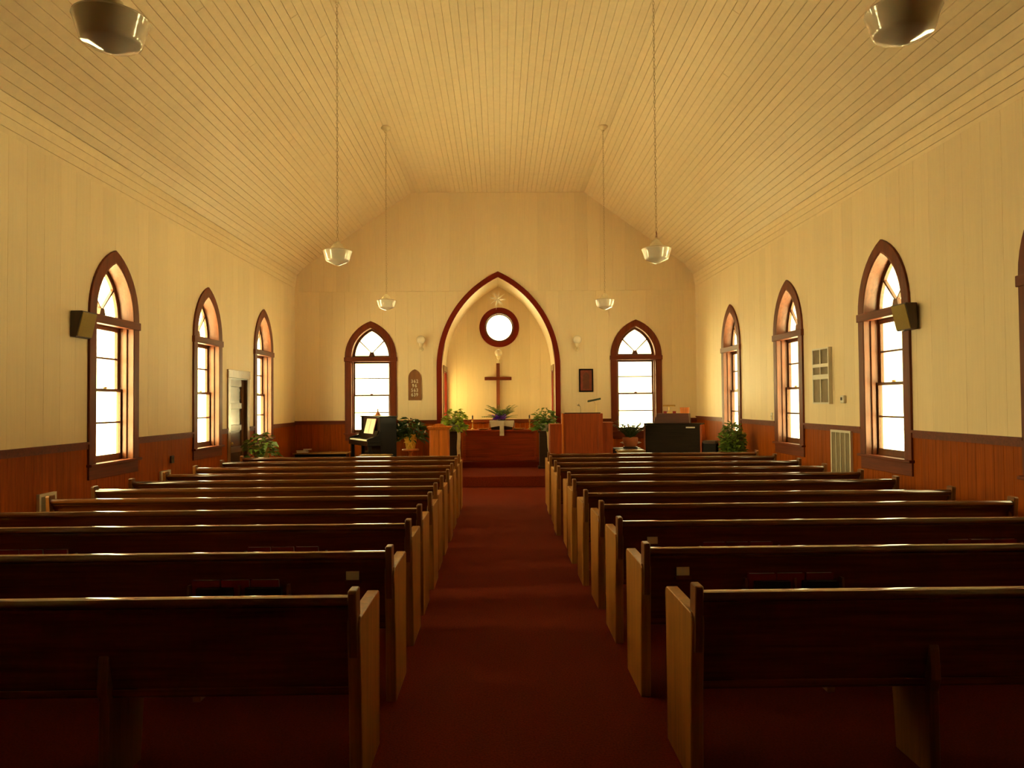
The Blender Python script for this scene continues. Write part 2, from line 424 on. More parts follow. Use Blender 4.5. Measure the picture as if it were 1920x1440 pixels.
# ------------------------------------------------------------------ setting: ceiling
pr = [(x + (-.03 if x < 0 else .03), z+.03) for x, z in PROF]
outer = [(x + (-.18 if x < 0 else .18), z+.18) for x, z in PROF]
ceil = MB().strip([(x, YB-.2, z) for x, z in pr], [(x, YB-.2, z) for x, z in outer], (0, YF+.4-YB, 0)).build('ceiling', 'cream')
tag(ceil, 'cream beadboard ceiling with sloping sides', kind='structure')
def ceiling_boards(p, q, n, y0, y1, splits, prob):
    p, q = Vector((p[0], 0, p[1])), Vector((q[0], 0, q[1])); t = (q-p)/n; u = t.normalized()
    nn = Vector((u.z, 0, -u.x))                      # into the room
    if nn.z > 0 and abs(nn.x) < .9: nn = -nn
    for i in range(n):
        a = p + t*i + u*.0014; b = p + t*(i+1) - u*.0014
        ys = [y0, y1]
        if splits and splits[0] <= (a.x+b.x)/2 <= splits[1]: ys.append(15.66)
        if random.random() < prob: ys.append(random.uniform(4.5, 14.5))
        ys.sort()
        for ya, yb in zip(ys, ys[1:]):
            ch = .0032
            sec = [a - nn*.03, a + nn*(-ch), a + u*ch, b - u*ch, b + nn*(-ch), b - nn*.03]
            MB().prism([(v.x, ya+.0015, v.z) for v in sec], (0, yb-ya-.003, 0)).build('ceiling_board', 'cream', ceil)
for (p, q, n, sp, pb) in ((PROF[0], PROF[1], 4, None, .3), (PROF[1], PROF[2], 3, None, .3), (PROF[2], PROF[3], 28, None, .6), (PROF[3], PROF[4], 39, (-1.62, 1.25), .6),
                          (PROF[4], PROF[5], 28, None, .6), (PROF[5], PROF[6], 3, None, .3), (PROF[6], PROF[7], 4, None, .3)):
    ceiling_boards(p, q, n, YB, YF, sp, pb)

# ------------------------------------------------------------------ setting: chancel alcove
def alcove():
    for sgn, nm in ((-1, 'left'), (1, 'right')):
        lo, hi = (17.40, 18.27) if sgn < 0 else (17.34, 17.86)      # right one is added to light the alcove: narrower, further from the back wall
        z_lo = 1.2
        X = ALC_C + sgn*ALC_H
        mp = (lambda s, z, d, X=X, sgn=sgn: (X - sgn*d, s, z))
        w = shell(MB(), mp, YF+.2, YA+.15, -.1, lambda x: ALC_S, [Op(lo, hi, lambda x: z_lo, lambda x: 2.40)], 0, -.15).build('wall_alcove_'+nm, 'cream_wall')
        tag(w, 'cream plastered %s cheek of the chancel alcove' % nm, kind='structure')
        t = thing('window_8' if sgn < 0 else 'window_9', 'tall red framed glazed opening in the %s cheek of the chancel' % nm, None, (X, (lo+hi)/2, 0), math.pi/2 if sgn < 0 else -math.pi/2, kind='structure')
        h = (hi-lo)/2
        c = MB()
        c.box(-h-.10, -h, -.025, 0, 1.1, 2.40); c.box(h, h+.10, -.025, 0, 1.1, 2.40); c.box(-h-.11, h+.11, -.03, 0, 2.40, 2.53); c.box(-h-.12, h+.12, -.05, 0, 1.06, 1.12)
        c.build('casing', 'door_trim', t, bevel=.003)
        c = MB().box(-h, -h+.02, -.02, .15, 1.2, 2.4).box(h-.02, h, -.02, .15, 1.2, 2.4).box(-h+.02, h-.02, -.02, .15, 2.38, 2.4).box(-h, h, -.02, .15, 1.12, 1.2)
        c.build('jamb', 'arch_red', t)
        c = MB(); z0, z1 = 1.2, 2.38; x0, x1 = -h+.02, h-.02
        for a in ((x0, x0+.05, z0, z1), (x1-.05, x1, z0, z1), (x0, x1, z0, z0+.06), (x0, x1, z1-.05, z1), (x0, x1, 1.78, 1.82)): c.box(a[0], a[1], .08, .12, a[2], a[3])
        s = c.build('sash', 'sash', t)
        for a, b in ((z0+.06, 1.78), (1.82, z1-.05)): MB().box(x0+.05, x1-.05, .098, .102, a, b).build('glass_pane', 'glass', s)
        portal((X + sgn*.16, (lo+hi)/2, 1.7), (-sgn, 0, 0), hi-lo, 1.4)
    arc = arc_pts(ALC_H, ALC_S, ALC_ARC, 18); arc2 = arc_pts(ALC_H+.1, ALC_S, ALC_ARC, 18)
    v = MB().strip([(ALC_C+x, YF+.19, z) for x, z in arc], [(ALC_C+x, YF+.19, z) for x, z in arc2], (0, YA+.1-YF-.19, 0)).build('ceiling_alcove', 'cream_wall', smooth=40)
    tag(v, 'pointed white vault over the chancel alcove', kind='structure')
    cx, cz, r = -.013, 3.49, .345
    ring = Op(cx-r, cx+r, lambda x: cz-math.sqrt(max(r*r-(x-cx)**2, 0)), lambda x: cz+math.sqrt(max(r*r-(x-cx)**2, 0)), 24)
    wb = shell(MB(), mapA, ALC_C-1.45, ALC_C+1.45, -.1, lambda x: 4.7, [ring], 0, -.2).build('wall_alcove', 'cream_wall'); tag(wb, 'cream boarded back wall of the chancel', kind='structure')
    R2 = .42; n = 10; x0, x1 = ALC_C-ALC_H, ALC_C+ALC_H; w = (x1-x0)/n
    top = lambda x: arch_z(x-ALC_C, ALC_H, ALC_S, ALC_ARC)+.01
    brk = [cx-R2+2*R2*i/20 for i in range(21)] + [ALC_C-ALC_H+2*ALC_H*i/30 for i in range(31)]
    cir = lambda x, s: cz + s*math.sqrt(max(R2*R2-(x-cx)**2, 0))
    for i in range(n):
        a, b = x0+i*w+.0008, x0+(i+1)*w-.0008
        if b < cx-R2 or a > cx+R2:
            board(mapA, a, b, lambda x: 1.25, top, brk, .012, .002, 'wall_board', 'cream_wall', wb)
        else:
            board(mapA, a, b, lambda x: 1.25, lambda x: cir(x, -1), brk, .012, .002, 'wall_board', 'cream_wall', wb)
            board(mapA, a, b, lambda x: cir(x, 1), top, brk, .012, .002, 'wall_board', 'cream_wall', wb)
    n = 20; w = (x1-x0)/n
    for i in range(n):
        board(mapA, x0+i*w+.001, x0+(i+1)*w-.001, lambda x: 0, lambda x: 1.2, [], .014, .003, 'wainscot_board', 'wains_z', wb)
    MB().box(x0, x1, YA-.045, YA, 1.18, 1.26).build('cap_rail', 'trim_x', wb, bevel=.004)
    # round window
    t = thing('window_7', 'round white window in a thick dark red ring above the cross', None, (cx, YA, cz), 0, kind='structure')
    def ringm(ro, ri, y0, y1, nm, m, nn=48):
        b = MB().lathe([(ro, -y0), (ro, -y1), (ri, -y1), (ri, -y0)], n=nn, closed=True)
        return b.build(nm, m, t, smooth=40, rot=(math.pi/2, 0, 0))
    ringm(.482, .36, -.035, 0, 'casing', M['arch_red']); ringm(.362, .335, -.02, .2, 'jamb', M['sash']); s = ringm(.34, .312, .07, .11, 'sash', M['sash'])
    MB().lathe([(0, .002), (.315, .002), (.315, -.002), (0, -.002)], n=40).build('glass_pane', 'glass', s, loc=(0, 0, -.09))
    portal((cx, YA+.22, cz), (0, -1, 0), .7, .7)
alcove()
# the deep red arch trim
def arch_trim():
    a = [(-ALC_H, STEP_Z)] + arc_pts(ALC_H, ALC_S, ALC_ARC, 20) + [(ALC_H, STEP_Z)]
    b = [(-ALC_H-.115, STEP_Z)] + arc_pts(ALC_H+.115, ALC_S, ALC_ARC, 20) + [(ALC_H+.115, STEP_Z)]
    o = MB().strip([(ALC_C+x, YF-.05, z) for x, z in a], [(ALC_C+x, YF-.05, z) for x, z in b], (0, .06, 0)).build('trim_1', 'arch_red', bevel=.006)
    tag(o, 'deep red pointed trim around the chancel arch', kind='structure')
arch_trim()

# ------------------------------------------------------------------ setting: windows
def pointed(mb, hi_, ho, z0, y0, y1, c=WC, spring=WS, n=10, foot=True):
    a = arc_pts(hi_, spring, c, n); b = arc_pts(ho, spring, c, n)
    if foot: a = [(-hi_, z0)] + a + [(hi_, z0)]; b = [(-ho, z0)] + b + [(ho, z0)]
    return mb.strip([(x, y0, z) for x, z in a], [(x, y0, z) for x, z in b], (0, y1-y0, 0))
def make_window():
    t = thing('window_1', None, None, kind='structure')
    pointed(MB(), WH, WH+.13, WSILL, -.04, .0).build('casing', 'trim', t, bevel=.004)
    pointed(MB(), WH-.018, WH+.002, WSILL, -.036, .172).build('jamb', 'jamb', t, smooth=30)
    MB().box(-WH-.145, WH+.145, -.055, .02, 2.605, 2.70).box(-WH, WH, .02, .172, 2.62, 2.70).build('transom_bar', 'trim_x', t, bevel=.005)
    MB().box(-WH-.15, WH+.15, -.075, .0, WSILL-.005, WSILL+.025).box(-WH, WH, 0, .19, WSILL-.01, WSILL+.02).build('stool', 'trim_x', t, bevel=.004)
    MB().box(-WH-.125, WH+.125, -.035, 0, WSILL-.15, WSILL-.005).build('apron', 'trim_x', t, bevel=.004)
    MB().box(-WH+.018, -WH+.040, .035, .085, WSILL+.02, 2.62).box(WH-.040, WH-.018, .035, .085, WSILL+.02, 2.62).build('stop_bead', 'jamb', t, bevel=.004)
    x0, x1 = -WH+.02, WH-.02
    def sash(nm, z0, z1, y, zm, br, tr):
        b = MB()
        b.box(x0, x0+.048, y, y+.036, z0, z1).box(x1-.048, x1, y, y+.036, z0, z1)
        b.box(x0+.048, x1-.048, y, y+.036, z0, z0+br).box(x0+.048, x1-.048, y, y+.036, z1-tr, z1)
        b.box(x0+.048, x1-.048, y+.004, y+.032, zm-.011, zm+.011)
        s = b.build(nm, 'sash', t)
        for a, c in ((z0+br, zm-.011), (zm+.011, z1-tr)): MB().box(x0+.048, x1-.048, y+.016, y+.02, a, c).build('glass_pane', 'glass', s)
        return s
    sl = sash('lower_sash', WSILL+.02, 1.865, .098, 1.46, .075, .035)
    MB().box(-.03, .03, .08, .10, 1.865, 1.885).build('sash_lock', 'brass', sl, bevel=.004)
    sash('upper_sash', 1.83, 2.62, .136, 2.23, .035, .055)
    b = MB(); hi_ = WH-.018-.05; R = hi_+WC
    pointed(b, hi_, WH-.018, 2.70, .13, .168)
    b.box(-hi_, hi_, .13, .168, 2.70, 2.745)
    zt = 3.06; xt = math.sqrt(R*R-(zt-WS)**2)-WC
    b.prism([(-.065, .122, 2.745), (.065, .122, 2.745), (.038, .122, 2.82), (-.038, .122, 2.82)], (0, .046, 0))
    for sg in (-1, 1):
        b.prism([(sg*.012, .130, 2.82), (sg*.036, .130, 2.82), (sg*(xt+.02), .130, zt+.012), (sg*(xt), .130, zt+.03)], (0, .036, 0))
    s = b.build('arch_sash', 'sash', t)
    arc = [p for p in arc_pts(hi_, WS, WC, 12)]
    lowL = [p for p in arc if p[0] < 0 and 2.745 < p[1] < zt]; hiA = [p for p in arc if p[1] >= zt]
    lp = [(-hi_+.002, 2.745)] + lowL + [(-xt, zt), (-.025, 2.82), (-.05, 2.745)]
    for poly in (lp, [(-x, z) for x, z in lp], [(-.025, 2.82), (-xt, zt)] + hiA + [(xt, zt), (.025, 2.82)]):
        MB().prism([(x, .148, z) for x, z in poly], (0, .004, 0)).build('glass_pane', 'glass', s)
    return t
W0 = make_window(); first = True; wn = 0
def place_window(loc, rz, label, num, nrm):
    global first
    t = W0 if first else copy_tree(W0)
    first = False
    t.location = loc; t.rotation_euler = (0, 0, rz); t.name = 'window_%d' % num
    t['label'] = label; t['kind'] = 'structure'
    portal(Vector(loc) - Vector(nrm)*.215 + Vector((0, 0, 2.2)), nrm, .92, 2.5)
nth = ['first', 'second', 'third', 'fourth']
for i, c in enumerate(WIN_L[1:]): place_window((XL, c, 0), math.pi/2, 'pointed window in the left wall, %s from the altar end' % nth[2-i], 1+i, (1, 0, 0))
for i, c in enumerate(WIN_R[1:]): place_window((XR, c, 0), -math.pi/2, 'pointed window in the right wall, %s from the altar end' % nth[2-i], 4+i, (-1, 0, 0))
place_window((WIN_F[0], YF, 0), 0, 'pointed window behind the piano', 10, (0, -1, 0))
place_window((WIN_F[1], YF, 0), 0, 'pointed window between the pulpit and the organ', 11, (0, -1, 0))
place_window((XR, WIN_R[0], 0), -math.pi/2, 'pointed window cut by the right edge of the photograph', 12, (-1, 0, 0))
place_window((XL, WIN_L[0], 0), math.pi/2, 'added unseen pointed window of the left wall next to the last pews', 13, (1, 0, 0))  # out of view, added to light the near right wall

# ------------------------------------------------------------------ setting: door
def make_door():
    t = thing('door_1', 'dark panelled door in the left wall between two windows', None, (XL, DOOR_Y, 0), math.pi/2, kind='structure')
    w = DOOR_W
    MB().box(-w-.11, -w, -.035, 0, 0, DOOR_H).box(w, w+.11, -.035, 0, 0, DOOR_H).box(-w-.12, w+.12, -.042, 0, DOOR_H, DOOR_H+.14).build('casing', 'door_trim', t, bevel=.004)
    MB().box(-w, -w+.02, -.03, .15, 0, DOOR_H).box(w-.02, w, -.03, .15, 0, DOOR_H).box(-w+.02, w-.02, -.03, .15, DOOR_H-.02, DOOR_H).build('jamb', 'door', t)
    b = MB(); x0, x1, y0, y1 = -w+.022, w-.022, .03, .07
    b.box(x0, x0+.11, y0, y1, .01, DOOR_H-.022).box(x1-.11, x1, y0, y1, .01, DOOR_H-.022)
    zs = [(.01, .16), (.45, .55), (.83, .93), (1.21, 1.31), (1.59, 1.69), (1.98, DOOR_H-.022)]
    for a, c in zs: b.box(x0+.11, x1-.11, y0, y1, a, c)
    leaf = b.build('door_leaf', 'door_stile', t)
    for (a, c), (d, e) in zip(zs, zs[1:]):
        MB().box(x0+.11, x1-.11, .048, .06, c, d).build('panel', 'door', leaf, bevel=.004)
    MB().lathe([(0, 0), (.03, 0), (.03, .006), (.012, .012), (.012, .04), (.028, .05), (.03, .065), (.02, .078), (0, .08)], n=16).build('door_knob', 'brass', leaf, smooth=40, loc=(x0+.055, y0, 1.0), rot=(math.pi/2, 0, 0))
    MB().box(-w, w, .16, .2, -.1, DOOR_H+.05).build('backing_board', 'door', t)
make_door()

# ------------------------------------------------------------------ pews
def make_pew(xa, xw, sups, racks, name):
    """aisle end at x = 0 (rail's end); xw the wall end; the aisle lies towards -sign(xw)"""
    sg = 1 if xw > 0 else -1
    t = thing(name, 'pew', 'pew')
    lo, hi = (0, xw) if sg > 0 else (xw, 0)
    # back: leaning panel
    y = lambda z: .105*(1-(z-.40)/.44)
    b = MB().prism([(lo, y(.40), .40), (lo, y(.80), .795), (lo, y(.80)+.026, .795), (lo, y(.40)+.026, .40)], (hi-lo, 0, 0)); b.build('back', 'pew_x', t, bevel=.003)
    MB().prism([(lo, y(.40)-.006, .385), (lo, y(.44)-.006, .425), (lo, y(.44)+.03, .425), (lo, y(.40)+.03, .385)], (hi-lo, 0, 0)).build('lower_rail', 'pew_rail', t, bevel=.004)
    prof = [(-.012, .784), (-.014, .798), (-.024, .801), (-.029, .812), (-.027, .827)]      # a nearly flat, slightly crowned cap
    prof += [(.006 + .026*k/5, .842 - (.16 - math.sqrt(.0256 - (.026*k/5)**2))) for k in range(-5, 6)]
    prof += [(.039, .827), (.041, .812), (.036, .801), (.030, .798), (.028, .784)]
    MB().prism([(lo, p, z) for p, z in prof], (hi-lo, 0, 0)).build('top_rail', 'pew_rail', t, smooth=50)
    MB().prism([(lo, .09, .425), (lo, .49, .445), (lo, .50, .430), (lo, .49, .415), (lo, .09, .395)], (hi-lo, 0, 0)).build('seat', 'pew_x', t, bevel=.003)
    for e, s in ((0, -sg), (xw, sg)):
        # slab: arm level at .75 with a rounded rear corner
        pts = [(.035, 0), (.02, .4), (-.015, .70), (-.008, .732), (.012, .75), (.47, .75), (.495, .742), (.505, .72), (.50, .60), (.49, 0)]
        x0 = e - s*.008
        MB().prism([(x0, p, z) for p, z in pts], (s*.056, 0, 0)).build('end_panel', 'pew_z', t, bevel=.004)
        pts = [(-.012, .58), (-.042, .862), (-.036, .872), (.044, .872), (.050, .864), (.075, .58)]
        MB().prism([(e, p, z) for p, z in pts], (s*.036, 0, 0)).build('end_post', 'pew_post', t, bevel=.004)
    for x in sups:
        pts = [(.065, .0), (.065, .38), (.045, .43), (.055, .56), (.068, .60), (.09, .60), (.12, .40), (.40, .40), (.36, 0)]
        MB().prism([(x-.022, p, z) for p, z in pts], (.044, 0, 0)).build('support', 'pew_post', t, bevel=.003)
    for x in racks:
        b = MB(); yb = y(.5)
        b.box(x-.28, x+.28, yb-.095, yb+.01, .455, .468)
        b.box(x-.28, x+.28, yb-.095, yb-.083, .468, .52)
        r = b.build('book_rack', 'pew_x', t, bevel=.002)
        for k in (-.28, 0, .268):
            MB().prism([(x+k, yb-.09, .468), (x+k, yb-.075, .66), (x+k, yb-.03, .66), (x+k, yb, .468)], (.012, 0, 0)).build('divider', 'pew_post', r)
    return t
LY = [11.79, 10.94, 9.99, 9.09, 8.28, 7.54, 6.77, 5.955, 5.205, 4.24, 3.265]
RY = [12.08, 11.21, 10.295, 9.435, 8.59, 7.785, 6.84, 6.07, 5.21, 4.255, 3.275]
LX = [-.667, -.665, -.663, -.655, -.663, -.667, -.65, -.657, -.653, -.64, -.65]
RX = [.783, .757, .76, .736, .79, .77, .781, .82, .828, .827, .86]
ordn = ['first', 'second', 'third', 'fourth', 'fifth', 'sixth', 'seventh', 'eighth', 'ninth', 'tenth', 'eleventh']
pl = make_pew(0, -3.31, (-1.07, -2.33), (-.82, -2.52), 'pew'); pr0 = make_pew(0, 3.29, (1.04, 2.33), (.82, 2.52), 'pew')
def bk(w, h, t):       # a book standing face outwards: cover shell and page block
    b = MB().box(-w/2, w/2, -t/2, -t/2+.003, 0, h).box(-w/2, w/2, t/2-.003, t/2, 0, h).box(-w/2, -w/2+.003, -t/2, t/2, 0, h)
    p = MB().box(-w/2+.003, w/2-.004, -t/2+.003, t/2-.003, .004, h-.005)
    return b, p
def make_book(name, w, h, t, m):
    o = thing(name, 'book', 'book')
    b, p = bk(w, h, t); b.build('cover', m, o); p.build('pages', 'paper', o)
    return o
hym = make_book('hymnal', .155, .222, .028, 'red_book'); bib = make_book('bible', .20, .178, .022, 'black_book')
used = {'hym': False, 'bib': False}
def put_book(kind, loc, label, group, tilt):
    src = hym if kind == 'hym' else bib
    o = copy_tree(src) if used[kind] else src
    used[kind] = True
    o.location = loc; o.rotation_euler = (tilt, 0, random.uniform(-.02, .02)); o['label'] = label; o['group'] = group
for side, Ys, Xs, proto in (('left', LY, LX, pl), ('right', RY, RX, pr0)):
    sg = -1 if side == 'left' else 1
    for i, (y, x) in enumerate(zip(Ys, Xs)):
        p = proto if i == 0 else copy_tree(proto)
        if i == 10:                     # the last row carries no book racks
            for ch in [c for c in p.children if c.name.startswith('book_rack')]:
                for d in list(ch.children): bpy.data.objects.remove(d)
                bpy.data.objects.remove(ch)
        p.location = (x, y, 0)
        p['label'] = 'long varnished wooden pew %s of the aisle, %s row from the altar' % (side, ordn[i]); p['group'] = 'pews %s of the aisle' % side
        if 5 <= i <= 9:
            for ri, rx in enumerate((.82, 2.52)):
                where = 'aisle-end' if ri == 0 else 'wall-end'
                bx = x + sg*rx; yb = y + .105*(1-(.5-.40)/.44)
                for k, dx in enumerate((-.19, -.02 if False else -.03, .135)):
                    put_book('hym', (bx+dx+.01, yb-.022, .470), 'red hymnal in the %s rack, %s %s pew, %s of three from the aisle' % (where, ordn[i], side, ('first', 'middle', 'last')[k if sg > 0 else 2-k]), 'red hymnals in the pew racks', math.radians(9))
                if i >= 8:
                    for k, dx in enumerate((-.128, .142)):
                        put_book('bib', (bx+dx, yb-.060, .470), 'black bible before the red hymnals, %s rack, %s %s pew, %s bay' % (where, ordn[i], side, ('inner', 'outer')[k if sg > 0 else 1-k]), 'black bibles in the pew racks', math.radians(6))
# little white cards in holders on the pew backs
for (x, y, nm, row) in ((-.83, LY[9], 'left', 'tenth'), (1.02, RY[9], 'right', 'tenth'), (1.04, RY[8], 'right', 'ninth')):
    yb = y + .105*(1-(.69-.40)/.44)
    t = thing('pew_card', 'white card in a small holder on the back of the %s %s pew' % (row, nm), 'card', (x, yb-.005, .66), 0, 'cards on the pew backs')
    MB().box(-.045, .045, -.022, 0, 0, .012).box(-.045, .045, -.022, -.018, .012, .022).build('holder', 'pew_x', t)
    MB().box(-.036, .036, -.014, -.010, .012, .068).build('card', 'paper', t)

# ------------------------------------------------------------------ pendant lamps
def make_lamp():
    t = thing('pendant_lamp', 'lamp', 'lamp')
    MB().lathe([(0, 0), (.02, .002), (.05, .013), (.10, .036), (.122, .044), (.132, .052), (.137, .064), (.150, .11), (.164, .152), (.168, .160), (.166, .168), (.156, .174), (.12, .180), (.085, .184), (.082, .186)], n=40).build('globe', 'opal', t, smooth=40)
    MB().lathe([(.080, .180), (.095, .182), (.095, .196), (.080, .200), (.070, .204), (.070, .222), (.056, .226), (.052, .246), (.035, .250), (.032, .268), (.014, .274), (.008, .285), (0, .286)], n=28).build('fitter', 'white_enamel', t, smooth=40)
    b = MB(); z = .282; k = 0; H = 3.05
    while z < H:
        a = math.pi/2*(k % 2); pts = []
        ca, sa = math.cos(a), math.sin(a)
        for i in range(8):
            q = 2*math.pi*i/8; r = .011*math.cos(q); pts.append((r*ca, r*sa, z+.024+.024*math.sin(q)))
        b.tube(pts + [pts[0]], .0023, 4, caps=False); z += .040; k += 1
    b.build('chain', 'chain', t)
    MB().lathe([(0, 3.05), (.02, 3.05), (.024, 3.075), (.045, 3.085), (.05, 3.10), (.072, 3.115), (.085, 3.135), (.085, 3.15)], n=24).build('canopy', 'white_enamel', t, smooth=40)
    return t
lamp = make_lamp()
for i, (x, y, z, lb) in enumerate(((-1.93, 12.92, 3.25, 'white schoolhouse globe lamp hanging above the piano side, small and far away'),
                                 (1.80, 12.90, 3.235, 'white schoolhouse globe lamp hanging before the window beside the pulpit'),
                                 (-1.862, 8.72, 3.253, 'white schoolhouse globe lamp on a chain, middle of the left three'),
                                 (1.777, 8.5, 3.215, 'white schoolhouse globe lamp with a red tag on its chain'),
                                 (-1.80, 3.52, 3.30, 'large globe lamp cut off at the upper left corner'),
                                 (1.89, 3.46, 3.31, 'large globe lamp cut off at the upper right corner'))):
    o = lamp if i == 0 else copy_tree(lamp)
    o.location = (x, y, z); o['label'] = lb; o['group'] = 'pendant globe lamps'
    o.scale = (1, 1, (6.40-z)/3.15)
    if i == 3: MB().tube([(0, 0, .30), (0.003, 0, .33), (0, 0, .36)], .007, 6).build('red_tag', 'red_book', o)

# ------------------------------------------------------------------ wall sconces, star, cross
def make_sconce():
    t = thing('wall_sconce', 'sconce', 'lamp')       # origin on the wall at the back plate, -y into the room
    MB().lathe([(0, 0), (.05, 0), (.05, .012), (.03, .03), (0, .032)], n=20).build('back_plate', 'white_enamel', t, smooth=40, rot=(math.pi/2, 0, 0))
    MB().tube([(0, -.02, 0), (0, -.07, .0), (0, -.10, .03), (0, -.10, .06)], .013, 8).build('arm', 'white_enamel', t, smooth=60)
    MB().lathe([(0, .045), (.03, .05), (.042, .075), (.048, .11), (.05, .125), (.045, .13)], (0, -.10, 0), 20).build('cup', 'white_enamel', t, smooth=40)
    pr = [(.042, .118)] + [(.095*math.cos(a), .205+.095*math.sin(a)) for a in [math.radians(-62+i*152/10) for i in range(11)]]
    pr[-1] = (0, .30)
    MB().lathe(pr, (0, -.10, 0), 28).build('globe', 'frost', t, smooth=80)
    return t
sc = make_sconce()
for i, (x, y, z, lb) in enumerate(((-1.76, YF-.016, 2.87, 'white globe wall sconce above the hymn number board'), (1.73, YF-.016, 2.85, 'white globe wall sconce above the framed picture'),
                                 (-.035, YA-.013, 2.66, 'white globe wall sconce between the round window and the cross'))):
    o = sc if i == 0 else copy_tree(sc)
    o.location = (x, y, z); o['label'] = lb; o['group'] = 'globe wall sconces'
t = thing('hanging_star', 'white many pointed star hanging at the peak of the chancel arch', 'star', (-.045, 17.75, 4.10))
core = MB()
for i, a in enumerate((-1, 0, 1)):
    pass
bm = bmesh.new(); bmesh.ops.create_icosphere(bm, subdivisions=1, radius=.05)
core.v = [tuple(v.co) for v in bm.verts]; core.f = [tuple(v.index for v in f.verts) for f in bm.faces]; bm.free()
core.build('core', 'straw', t)
k = 0
for a in (-1, 0, 1):
    for b in (-1, 0, 1):
        for c in (-1, 0, 1):
            if not (a or b or c): continue
            d = Matrix.Rotation(.25, 3, 'Z') @ Matrix.Rotation(.15, 3, 'Y') @ Vector((a, b, c)).normalized()
            ln = (.27 if c == -1 and a == 0 and b == 0 else random.uniform(.20, .25))
            u = d.orthogonal().normalized(); w = d.cross(u)
            MB().add([d*.035+u*.026, d*.035+w*.026, d*.035-u*.026, d*.035-w*.026, d*ln], [(0, 1, 4), (1, 2, 4), (2, 3, 4), (3, 0, 4), (3, 2, 1, 0)]).build('star_point', 'straw', t); k += 1
MB().tube([(0, 0, .2), (0, 0, .335)], .003, 5).build('cord', 'white_enamel', t)
t = thing('wall_cross', 'plain dark wooden cross on the chancel back wall', 'cross', (-.05, YA-.012, 1.3))
MB().box(-.042, .042, -.07, 0, 0, 1.315).build('upright', 'cross', t, bevel=.004)
MB().box(-.325, .325, -.075, -.015, .905, .985).build('crossbar', 'trim_x', t, bevel=.004)

# ------------------------------------------------------------------ hymn board and picture
t = thing('hymn_board', 'pointed brown hymn board with rows of white numbers', 'sign', (-1.91, YF-.016, 1.73))
a = arc_pts(.143, .50, .06, 8)
MB().prism([(x, 0, z) for x, z in [(-.143, 0)] + a + [(.143, 0)]], (0, -.022, 0)).build('board', 'board', t, bevel=.004)
for (txt, z, xs) in (('362', .400, (-.050, .008, .066)), ('96', .302, (-.028, .034)), ('563', .199, (-.050, .008, .064)), ('639', .100, (-.048, .008, .062))):
    for ch, x in zip(txt, xs):
        cu = bpy.data.curves.new('number', 'FONT'); cu.body = ch; cu.size = .106; cu.extrude = .002; cu.align_x = 'CENTER'; cu.bevel_depth = .0028; cu.bevel_resolution = 0
        cu.materials.append(M['paper'])
        tmp = bpy.data.objects.new('number', cu); me = bpy.data.meshes.new_from_object(tmp); bpy.data.objects.remove(tmp)
        o = bpy.data.objects.new('number', me); COL.objects.link(o); o.parent = t; o.location = (x-.008, -.025, z-.01); o.rotation_euler = (math.pi/2, 0, 0)
        o.scale = (.85, 1, 1)
t = thing('framed_picture', 'dark framed red print of an arched doorway on the end wall', 'picture', (1.927, YF-.016, 1.885))
MB().box(-.16, -.13, -.03, 0, 0, .52).box(.13, .16, -.03, 0, 0, .52).box(-.13, .13, -.03, 0, 0, .03).box(-.13, .13, -.03, 0, .49, .52).build('frame', 'black', t, bevel=.004)
MB().box(-.13, .13, -.014, -.004, .03, .49).build('print', 'art', t)
a = arc_pts(.075, .33, .05, 6)
MB().prism([(x, -.014, z) for x, z in [(-.075, .07)] + a + [(.075, .07)]], (0, -.003, 0)).build('print_arch', 'art2', t)

# ------------------------------------------------------------------ side wall fittings
def speaker(x, y, sg, label):
    t = thing('wall_speaker', label, 'speaker', (x, y, 2.40), 0, 'wall speakers')
    MB().prism([(0, -.15, 0), (-sg*.06, -.15, 0), (-sg*.125, -.15, .28), (0, -.15, .28)], (0, .30, 0)).build('cabinet', 'speaker_box', t, bevel=.004)
    n = Vector((-sg*.28, 0, -.065)).normalized()*.012
    MB().prism([Vector((-sg*.063, -.14, .012))-n*.2, Vector((-sg*.122, -.14, .268))-n*.2, Vector((-sg*.122, .14, .268))-n*.2, Vector((-sg*.063, .14, .012))-n*.2], n).build('grille_cloth', 'speaker_cloth', t, bevel=.002)
    MB().box(min(0, sg*.04), max(0, sg*.04), -.04, .04, .08, .2).build('bracket', 'black', t)
speaker(XR-.045, 8.02, 1, 'dark wedge speaker with olive front on the right wall by a window')
speaker(XL+.022, 8.28, -1, 'dark wedge speaker with olive front on the left wall by a window')

def wall_vent(side, y0, y1, z0, z1, cells, label, name, dep=.03):
    X = XR-.016 if side == 'R' else XL+.016; sg = -1 if side == 'R' else 1
    t = thing(name, label, 'vent', (X, (y0+y1)/2, z0)); h = (y1-y0)/2; H = z1-z0
    b = MB()
    xa, xb = min(0, sg*dep), max(0, sg*dep)
    ys = sorted({-h, h, *[c[0] for c in cells], *[c[1] for c in cells]}); zs = sorted({0, H, *[c[2] for c in cells], *[c[3] for c in cells]})
    for a, c in zip(ys, ys[1:]):
        for d, e in zip(zs, zs[1:]):
            my, mz = (a+c)/2, (d+e)/2
            if not any(q[0] < my < q[1] and q[2] < mz < q[3] for q in cells): b.box(xa, xb, a, c, d, e)
    b.build('frame', 'white', t)
    for q in cells:
        p = MB().box(min(0, sg*.004), max(0, sg*.004), q[0], q[1], q[2], q[3]).build('grille', 'grille', t)
        s = MB(); n = max(4, int((q[1]-q[0])/.014)); w = (q[1]-q[0])/n
        for i in range(n):
            yy = q[0]+(i+.3)*w; s.box(min(sg*.004, sg*dep*.7), max(sg*.004, sg*dep*.7), yy, yy+w*.4, q[2], q[3])
        o = s.build('louvre', 'grille', p); o['kind'] = 'stuff'
h = .265
